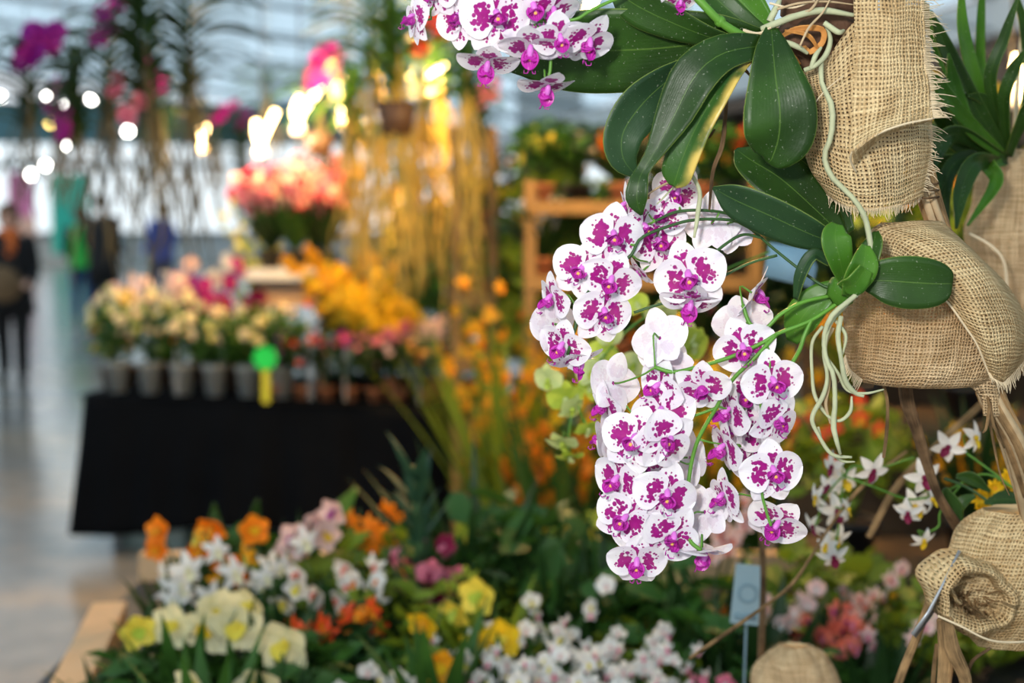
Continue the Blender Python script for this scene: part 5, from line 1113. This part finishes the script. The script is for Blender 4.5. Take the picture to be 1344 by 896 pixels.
# tiny white sprays along the bottom
wp = [fm('round', 'white', 'pale_pink'), fm('star', 'white', 'pink'), fm('round', 'white', 'lemon')]
for k, (px, py, H, s_, nb, l) in enumerate([
    (502, 878, .12, 2, 3, 'tiny white orchid spray at the bottom edge beside the burlap lump'), (540, 850, .15, 2, 3, 'tiny white orchid spray touching the amber slipper orchid'), (612, 812, .18, 3, 3, 'tiny white orchid spray between the yellow slipper orchids'),
    (655, 800, .19, 3, 4, 'tiny white orchid spray above the half hidden yellow slipper'), (662, 850, .15, 4, 5, 'dense tiny white orchid spray in front of the yellow slipper'), (700, 830, .17, 4, 5, 'dense tiny white orchid spray, next along from the yellow slipper'),
    (735, 745, .26, 3, 4, 'taller white orchid spray standing clear left of the cascade tip'), (745, 850, .15, 4, 6, 'dense white orchid spray with pinkish lips at the bottom middle'), (770, 800, .20, 3, 4, 'white orchid spray below the tip of the longest cascade'),
    (790, 855, .15, 4, 5, 'pinkish white orchid spray at the bottom, in front of the longest cascade'), (830, 800, .20, 4, 5, 'white orchid spray left of the orange feathery plant'), (868, 830, .18, 3, 4, 'white orchid spray touching the orange feathery plant'),
    (885, 872, .13, 3, 4, 'white orchid spray at the bottom edge below the orange plant'), (700, 890, .11, 3, 4, 'tiny white orchid spray cut by the bottom edge')]):
    plant('miniature_orchid', l, 'orchid', bp(px, py, H + .02), 'tiny white orchid sprays along the bench front', seed=500 + k, fol=strap_fol(12, .14, .012, .9, k % 2 + 7, 'mid', .4), stems=s_, H=H + .03, lean=.5, flo=wp if k < 9 else wp[:2], fs=.0185, nb=nb, low=.55)
# coral and blush clusters, orange feathery plant
for k, (px, py, H, c, cc, s_, nb, fs, l) in enumerate([
    (1075, 775, .20, 'coral', 'magenta', 4, 5, .021, 'coral pink orchid cluster under the white sprays'), (1100, 800, .18, 'coral', 'pink', 3, 5, .020, 'second coral pink cluster, lower and nearer the burlap roll'),
    (1135, 725, .25, 'pale_pink', 'coral', 3, 4, .019, 'blush white orchid cluster behind the white sprays'), (1185, 775, .21, 'pale_pink', 'cream', 2, 3, .018, 'blush orchid blossom pair beside the upright metal label'), (1180, 805, .18, 'pale_pink', 'pink', 2, 2, .018, 'small blush blossom low beside the upright metal label'),
    (1028, 752, .23, 'pale_pink', 'white', 3, 4, .018, 'faint pink orchid cluster behind the dangling twig'), (935, 620, .40, 'pale_pink', 'coral', 3, 5, .026, 'blurred pink orchid seen between the two spotted cascades'), (930, 880, .12, 'pink', 'white', 3, 4, .018, 'dusky pink cluster at the bottom under the orange plant')]):
    plant('cluster_orchid', l, 'orchid', bp(px, py, H + .02), None, seed=520 + k, fol=strap_fol(16, .16, .012, .8, 5, 'dark', .4), stems=s_, H=H + .03, lean=.4, flo=[fm('star', c, cc), fm('round', c, cc)], fs=fs, nb=nb, low=.7)
fp = bp(925, 770, .22); ft = empty('feathery_plant', fp, 0, 'orange feathery plant behind the blue-grey plastic label', 'plant')
r = random.Random(4); mb = MB()
for i in range(150):
    a = r.uniform(0, 6.28); l = r.uniform(.05, .13); z = r.uniform(0, .18); e = r.uniform(.2, 1.1); p0 = Vector((r.uniform(-.02, .02), r.uniform(-.02, .02), z * .6)); d = Vector((math.cos(a) * math.sin(e), math.sin(a) * math.sin(e), math.cos(e)))
    mb.tube([p0, p0 + d * l * .6, p0 + d * l + Vector((0, 0, -.03))], [.003, .0045, .001], 4)
mb.build('plumes', plain('orange_plume', (.80, .20, .015), .7, .4, 20, .3), ft)

# ================================================================== white starry sprays by the burlap roll, pale green orchid behind
wst = [fm('star', 'white', 'wine'), fm('star', 'white', 'yellow')]
def loose(name, label, category, D, lines, table, flo, mat, w, root=None):
    rt = root or empty(name, (0, 0, 0), 0, label, category); L = [cat([P(*q) for q in l], 30) for l in lines]
    for l in L: mb = MB(); mb.tube(l, w, 6); mb.build('flower_stem', mat, rt)
    r = random.Random(len(table))
    for k, (px, py, s, yaw, pit) in enumerate(table):
        c = P(px, py, D + r.uniform(-.03, .02)); R = facing(yaw, pit, r.uniform(-40, 40)); q = near_pt(c, L)
        link('blossom', flo[k % len(flo)], rt, Matrix.Translation(c) @ R.to_4x4() @ Matrix.Scale(s, 4))
        b = c + R @ Vector((0, .004, 0)); mb = MB(); mb.tube([b, b + R @ Vector((0, .012, 0)), q], [w * .6, w * .6, w * .7], 5, 8); mb.build('pedicel', mat, rt)
    return rt
a_ = loose('starry_orchid', 'starry white orchid with yellow throats leaning out above the burlap roll', 'orchid', 1.86,
      [[(1330, 640, 1.8), (1290, 622, 1.84), (1240, 645, 1.86), (1195, 655, 1.87), (1150, 640, 1.87), (1110, 625, 1.88)], [(1262, 635, 1.85), (1235, 670, 1.86), (1232, 690, 1.86), (1215, 700, 1.86)], [(1330, 640, 1.8), (1290, 610, 1.84), (1262, 590, 1.86)]],
      [(1245, 586, .024, -20, 10), (1279, 574, .023, 40, 0), (1213, 626, .026, 0, 10), (1200, 664, .026, 10, 10), (1192, 672, .022, -30, 30), (1212, 708, .020, 20, 40), (1146, 617, .025, 10, 20), (1222, 655, .020, 60, 0)], wst, M_spike, .0014)
b_ = loose('starry_orchid', 'starry white orchid hanging in a drooping column right beside the second spotted cascade', 'orchid', 1.92,
      [[(1200, 600, 1.9), (1150, 615, 1.9), (1118, 612, 1.9), (1106, 640, 1.92), (1102, 680, 1.92), (1096, 728, 1.92)], [(1118, 612, 1.9), (1085, 650, 1.92), (1070, 690, 1.92)]],
      [(1093, 612, .022, -60, 10), (1108, 630, .024, 10, 10), (1088, 638, .020, -40, 0), (1072, 652, .020, -70, 10), (1098, 670, .026, 6, 10), (1112, 668, .020, 60, 0), (1068, 690, .021, -60, 30), (1098, 705, .024, 10, 30), (1094, 730, .024, 0, 30), (1085, 715, .018, -40, 0)], wst, M_spike, .0014)
g_ = loose('green_orchid', 'pale green orchid with hanging buds just behind the two upper spotted cascades', 'orchid', 2.0,
      [[(1010, 330, 1.95), (940, 360, 2.0), (890, 400, 2.0), (840, 420, 2.0), (790, 470, 2.0), (755, 520, 2.0), (745, 590, 2.0)], [(890, 400, 2.0), (900, 440, 2.0), (880, 470, 2.0)], [(755, 520, 2.0), (770, 560, 2.0), (790, 570, 2.0)]],
      [(720, 498, .024, -30, 20), (742, 522, .028, 10, 30), (750, 535, .022, 40, 30), (772, 562, .022, 30, 50), (738, 580, .026, -20, 60), (748, 598, .022, 10, 70), (888, 440, .030, 0, 10), (910, 452, .028, 30, 10), (832, 478, .020, 0, 0), (790, 465, .024, 0, 0), (775, 488, .022, 0, 0), (836, 398, .018, 0, 0), (868, 412, .024, 10, 40), (893, 345, .03, 10, 0), (800, 440, .020, 0, 20), (778, 505, .024, 0, 0)], [fm('round', 'greenish', 'lime'), fm('round', 'lime', 'greenish')], M_spike, .0015)
# strap-leaved plant behind the wraps
sp_ = empty('strap_leaved_plant', (0, 0, 0), 0, 'green strap-leaved plant without flowers behind the upper burlap wrap', 'plant')
SLV = [([(1322, 205), (1285, 120), (1264, 40), (1262, -30)], 9), ([(1320, 205), (1275, 130), (1240, 60), (1222, 14)], 11), ([(1325, 200), (1300, 110), (1318, 50), (1338, -10)], 8), ([(1318, 205), (1290, 100), (1288, 20), (1292, -30)], 6), ([(1318, 210), (1262, 190), (1232, 150), (1210, 128)], 10),
       ([(1318, 212), (1268, 196), (1240, 180), (1208, 178)], 9), ([(1318, 205), (1272, 165), (1252, 110), (1245, 70)], 10), ([(1322, 200), (1318, 130), (1332, 90), (1350, 60)], 8), ([(1312, 212), (1280, 214), (1262, 250), (1255, 300)], 12), ([(1318, 212), (1298, 215), (1308, 240), (1270, 296)], 10),
       ([(1300, 215), (1240, 215), (1226, 240), (1230, 272)], 13), ([(1322, 205), (1340, 160), (1348, 140), (1362, 130)], 8), ([(1318, 205), (1262, 150), (1232, 110), (1215, 92)], 9), ([(1322, 210), (1262, 208), (1240, 250), (1246, 335)], 10), ([(1320, 205), (1306, 150), (1290, 130), (1270, 125)], 8), ([(1318, 200), (1252, 120), (1228, 130), (1206, 150)], 9),
       ([(1325, 205), (1350, 120), (1345, 40), (1330, -20)], 7), ([(1315, 205), (1255, 175), (1225, 205), (1222, 240)], 12), ([(1310, 200), (1245, 90), (1225, 40), (1210, -5)], 8)]
r = random.Random(8)
for k, (pp_, w) in enumerate(SLV):
    Dk = 1.80 + .12 * r.random(); leaf(sp_, M_mleaf if k % 3 == 0 else M_dleaf, [(x, y, 1.86 if i == 0 else Dk - .02 * i) for i, (x, y) in enumerate(pp_)], [w * .6, w, w * .9, 1.5], r.uniform(-25, 25), .25)
# small leaves and yellow flower behind the burlap roll
lf = empty('leafy_sprig', (0, 0, 0), 0, 'sprig of dark oval leaves with a yellow flower head behind the burlap roll', 'plant')
for pp_, w in [([(1240, 640), (1252, 665), (1262, 695)], 11), ([(1255, 625), (1275, 628), (1300, 645)], 9), ([(1345, 660), (1320, 655), (1292, 660)], 12), ([(1280, 650), (1262, 660), (1258, 680)], 8)]: leaf(lf, M_dleaf, [(x, y, 1.78) for x, y in pp_], [3, w, 2], 10, .2)
mb = MB(); mb.tube([P(1345, 690, 1.76), P(1300, 660, 1.78), P(1270, 640, 1.80), P(1240, 628, 1.8)], .002, 5, 14); mb.build('stem', M_spike2, lf)
for px, py in ((1285, 652), (1305, 640), (1292, 668), (1325, 625), (1335, 640), (1340, 655)):
    link('blossom', fm('pom', 'yellow', 'amber'), lf, Matrix.Translation(P(px, py, 1.86)) @ Matrix.Scale(.014, 4))

# twigs and dry sticks
def twig(label, pts, w, m=None):
    t = empty('dry_twig', P(*pts[-1]), 0, label, 'twig'); k = len(pts); mb = MB(); L = P(*pts[-1]); q = [P(*p) - L for p in pts]; rr_ = random.Random(k)
    mb.tube(q, [sz(w, pts[0][2]) * rr_.uniform(.8, 1.25) for _ in pts], 7, 40); mb.build('stick', m or M_twig, t)
twig('thin arching tan twig running up to the drooping starry orchid', [(905, 864, 1.9), (960, 826, 1.88), (1008, 792, 1.88), (1040, 766, 1.88), (1065, 730, 1.88), (1090, 690, 1.9), (1130, 640, 1.92), (1190, 592, 1.95)], 2.4, M_straw)
twig('straight dark brown stake below the second spotted cascade', [(1000, 690, 2.1), (1002, 760, 2.1), (1000, 830, 2.1), (996, 960, 2.12)], 5)
twig('thick gnarled dry branch hanging under the middle burlap bundle', [(1188, 500, 1.62), (1192, 530, 1.62), (1204, 565, 1.64), (1216, 605, 1.66), (1232, 650, 1.68), (1262, 700, 1.74)], 8, M_twig)
twig('slanting brown stick behind the starry orchids', [(1345, 480, 2.0), (1300, 520, 2.05), (1240, 575, 2.05), (1180, 635, 2.05), (1140, 705, 2.05)], 4, M_straw)
twig('thin stalk dangling under the middle burlap bundle', [(1160, 505, 1.56), (1165, 530, 1.56), (1164, 565, 1.56), (1160, 600, 1.57)], 2.6, M_straw)
twig('dead brown stalk rising beside the upright metal label', [(1262, 706, 1.66), (1232, 760, 1.66), (1205, 830, 1.66), (1178, 900, 1.68), (1165, 960, 1.7)], 5, M_straw)
twig('short dry stick at the bottom under the burlap roll', [(1230, 845, 1.62), (1226, 880, 1.62), (1222, 940, 1.64)], 3, M_straw)
twig('fine forked dry stem leaning from the burlap roll', [(1300, 850, 1.60), (1275, 870, 1.60), (1268, 905, 1.62)], 2.4)
# labels
M_tagb = plain('blue_grey_plastic', (.36, .50, .56), .4, .08); M_tagd = plain('blue_grey_emboss', (.26, .39, .46), .4, .08); M_metal = plain('dull_zinc', (.42, .44, .46), .35, .1, metal=.6)
tg = empty('plant_label', P(978, 822, 2.15), 0, 'blue-grey plastic plant label with an embossed ring, next to the dark stake', 'plant label')
c0 = P(981, 780, 2.15) - tg.location; Rt = Matrix.Rotation(math.radians(6), 3, 'Y') @ Matrix.Rotation(math.radians(-6), 3, 'X')
mb = MB(); mb.box(c0, (sz(39, 2.15), .002, sz(80, 2.15)), R=Rt); o = mb.build('plate', M_tagb, tg, smooth=False)
A = []
for rr_ in (.016, .0145, .0125, .011): A.append([c0 + Rt @ Vector((math.cos(t * 2 * PI / 32) * rr_, -.0016 - (.0012 if .012 < rr_ < .015 else 0), math.sin(t * 2 * PI / 32) * rr_ + .002)) for t in range(32)])
mb = MB(); mb.grid(np.array(A), closed=True); mb.box(c0 + Rt @ Vector((0, -.0014, -.034)), (.034, .001, .010), R=Rt); mb.build('embossed_ring', M_tagd, tg)
mb = MB(); mb.tube([c0 + Vector((0, .003, -.02)), Vector((0, .006, -.15))], .002, 5); mb.build('stake', M_tagd, tg)
tl = empty('plant_label', P(1202, 832, 1.58), 0, 'thin upright metal label seen edge-on, leaning against the burlap roll', 'plant label')
mb = MB(); q = np.array([[tuple(P(x, y, D) - tl.location) for x, y, D in r_] for r_ in [[(1259, 722, 1.60), (1262, 724, 1.68)], [(1240, 762, 1.585), (1245, 766, 1.67)], [(1218, 803, 1.57), (1222, 808, 1.66)], [(1197, 832, 1.565), (1201, 836, 1.65)]]]); mb.grid(q); o = mb.build('plate', M_metal, tl); thick(o, .0025)
# pale blue sheet behind the lower orchid
bs = MB(); q = np.array([[tuple(P(x, y, D)) for x, y, D in r_] for r_ in [[(1010, 318, 2.3), (1060, 326, 2.3)], [(1006, 340, 2.3), (1072, 350, 2.3)], [(1002, 362, 2.3), (1066, 378, 2.3)]]]); bs.grid(q)
o = bs.build('price_card', plain('pale_blue_card', (.36, .58, .74), .5, .15), None); thick(o, .002); tag(o, 'pale blue card hanging behind the crown of the lower orchid', 'card')
mb = MB(); mb.tube([P(1040, 320, 2.3), P(1046, 200, 2.32), P(1050, -300, 2.4), P(1050, -900, 2.5)], .0008, 4, 12); mb.build('string', M_thread, o)

# ================================================================== walkers in the aisle
M_skin = plain('skin', (.62, .36, .26), .5, .08); M_black = plain('black_wool', (.012, .012, .014), .8, .3); M_hairb = plain('brown_hair', (.11, .045, .02), .6, .4, 40)
M_denim = plain('blue_denim', (.03, .08, .20), .8, .3, 30); M_scarf = plain('orange_scarf', (.75, .16, .03), .8, .4, 15); M_greenc = plain('green_cloth', (.05, .50, .08), .8, .2); M_bluec = plain('blue_cloth', (.03, .09, .45), .8, .2)
M_bag = plain('brown_patterned_bag', (.16, .10, .05), .7, .8, 14); M_shoe = plain('black_shoe', (.01, .01, .01), .4, .2)
def person(label, loc, rz, H, hair, coat, coat_len, legs, scarf=None, stride=.12, arm_bend=.5, shorthair=False, sleeve=None):
    k = H / 1.7; rt = empty('person', loc, rz, label, 'person'); rt.scale = (k,) * 3
    V = []; E = []; Rr = []
    def v(p, r_): V.append(p); Rr.append(r_); return len(V) - 1
    def chain(a, pts):
        for p, r_ in pts: b = v(p, r_); E.append((a, b)); a = b
        return a
    pel = v((0, 0, .92), .135); ch = chain(pel, [((0, .01, 1.08), .12), ((0, .0, 1.26), .135)]); nk = chain(ch, [((0, 0, 1.40), .085), ((0, -.005, 1.47), .052), ((0, -.015, 1.56), .075), ((0, -.01, 1.63), .085), ((0, 0, 1.68), .06)])
    for s in (1, -1):
        y = -stride * s
        hd = chain(ch, [((s * .16, 0, 1.37), .06), ((s * .21, .02, 1.12), .045), ((s * .19, -.10 * arm_bend * 2, .92 + .12 * arm_bend), .036), ((s * .17, -.22 * arm_bend * 2, .88 + .2 * arm_bend), .026), ((s * .165, -.26 * arm_bend * 2 - .02, .86 + .2 * arm_bend), .03)])
        hp = Vector(V[hd])
        for f in range(4): chain(hd, [(tuple(hp + Vector((s * (.022 - .014 * f), -.035, -.015))), .009), (tuple(hp + Vector((s * (.022 - .014 * f), -.06 - .006 * (f in (1, 2)), -.035))), .008)])
        chain(hd, [(tuple(hp + Vector((-s * .035, -.02, .012))), .010), (tuple(hp + Vector((-s * .045, -.045, .005))), .009)])
        chain(pel, [((s * .09, 0, .84), .10), ((s * .095, y * .5 - .02, .48), .062), ((s * .095, y * .5 + .03 + y * .5, .22), .05), ((s * .095, y + .02, .07), .036), ((s * .10, y - .10, .03), .035), ((s * .10, y - .17, .025), .025)])
    me = bpy.data.meshes.new('person_body'); bm = bmesh.new(); lay = bm.verts.layers.skin.verify(); vs = [bm.verts.new(p) for p in V]
    for i, b in enumerate(vs): b[lay].radius = (Rr[i], Rr[i]); b[lay].use_root = i == 0
    for a, b in E: bm.edges.new((vs[a], vs[b]))
    bm.to_mesh(me); bm.free(); me.materials.append(M_skin); o = link('body', me, rt); o.modifiers.new('skin', 'SKIN').use_smooth_shade = True; o.modifiers.new('sub', 'SUBSURF').levels = 1
    mb = MB(); mb.blob((0, -.095, 1.595), (.013, .02, .02), 6)
    for s in (1, -1): mb.blob((s * .088, .0, 1.60), (.012, .022, .032), 6)
    mb.build('nose_and_ears', M_skin, rt)
    mb = MB()
    for s in (1, -1): mb.blob((s * .032, -.084, 1.625), (.012, .006, .007), 6)
    mb.build('eyes', M_shoe, rt); mb = MB(); mb.blob((0, -.086, 1.55), (.024, .008, .007), 6); mb.build('mouth', plain('lips', (.5, .12, .1), .5), rt)
    mb = MB(); mb.blob((0, .022, 1.64), (.105, .105, .10), 12, 0, .15, 2)
    if not shorthair: mb.blob((0, .05, 1.57), (.10, .075, .10), 10, 0, .2, 3)
    mb.build('hair', hair, rt)
    rings = [(1.46, .06, .055, 0), (1.42, .12, .085, 0), (1.36, .20, .115, 0), (1.2, .20, .14, 0), (1.0, .185, .145, 0), (.85, .205, .155, .0), (coat_len, .235, .19, 0), (coat_len + .01, .215, .17, 0), (1.0, .17, .13, 0)]
    A = [[(a * math.cos(t * 2 * PI / 24) * (1 + .03 * math.sin(5 * t)), b * math.sin(t * 2 * PI / 24) - .01, z) for t in range(24)] for z, a, b, _ in rings]
    mb = MB(); mb.grid(np.array(A)[::-1], closed=True); o = mb.build('coat', coat, rt)
    for s in (1, -1):
        mb = MB(); mb.tube([(s * .13, 0, 1.40), (s * .18, 0, 1.35), (s * .22, .02, 1.12), (s * .20, -.10 * arm_bend * 2, .93 + .12 * arm_bend), (s * .175, -.20 * arm_bend * 2, .885 + .2 * arm_bend)], [.06, .075, .062, .056, .05], 10, 18); mb.build('sleeve', sleeve or coat, rt)
        y = -stride * s; mb = MB(); mb.tube([(s * .085, 0, .90), (s * .095, y * .3 - .01, .66), (s * .095, y * .5 - .02, .48), (s * .095, y + .03, .24), (s * .095, y + .02, .075)], [.12, .095, .075, .065, .055], 12, 18); mb.build('trouser_leg', legs, rt)
        mb = MB(); mb.blob((s * .10, y - .075, .048), (.048, .135, .048), 10); mb.box((s * .10, y - .07, .008), (.085, .25, .016)); mb.build('shoe', M_shoe, rt)
    if scarf:
        mb = MB(); A = [[((.085 + .03 * math.cos(q * 2 * PI / 8)) * math.cos(t * 2 * PI / 20), (.08 + .03 * math.cos(q * 2 * PI / 8)) * math.sin(t * 2 * PI / 20) - .01, 1.45 + .035 * math.sin(q * 2 * PI / 8)) for t in range(21)] for q in range(9)]; mb.grid(np.array(A))
        mb.tube([(.03, -.11, 1.44), (.035, -.15, 1.34), (.02, -.165, 1.22)], [.03, .045, .035], 8, 10); mb.build('scarf', scarf, rt)
    return rt
p1 = G(18, 500, 0)
person('person in a dark open coat and orange scarf walking toward the viewer', p1, .25, 1.66, M_hairb, M_black, .66, M_black, M_scarf)
hb = empty('shoulder_bag', p1 + Vector((.03, -.30, .80)), .25, 'brown patterned bag held in front by the walker with the orange scarf', 'bag')
mb = MB(); mb.blob((0, 0, .14), (.17, .07, .17), 12, 0, .1, 2); mb.build('bag_body', M_bag, hb); mb = MB(); mb.tube([(-.12, 0, .26), (-.08, .02, .46), (.08, .02, .46), (.12, 0, .26)], .012, 6, 20); mb.build('strap', M_shoe, hb)
person('person in blue jeans and green top seen from behind', G(110, 422, 0), PI + .3, 1.62, M_hairb, M_greenc, .80, M_denim, stride=.03, sleeve=M_black)
person('person in a long black jacket, back turned, next to the blue jeans', G(138, 425, 0), PI - .2, 1.78, M_black, M_black, .55, M_black, stride=.02, shorthair=True)
person('person in a bright blue jacket half hidden behind the flower table', G(214, 408, 0), PI + .9, 1.68, M_hairb, M_bluec, .8, M_denim, stride=.05)
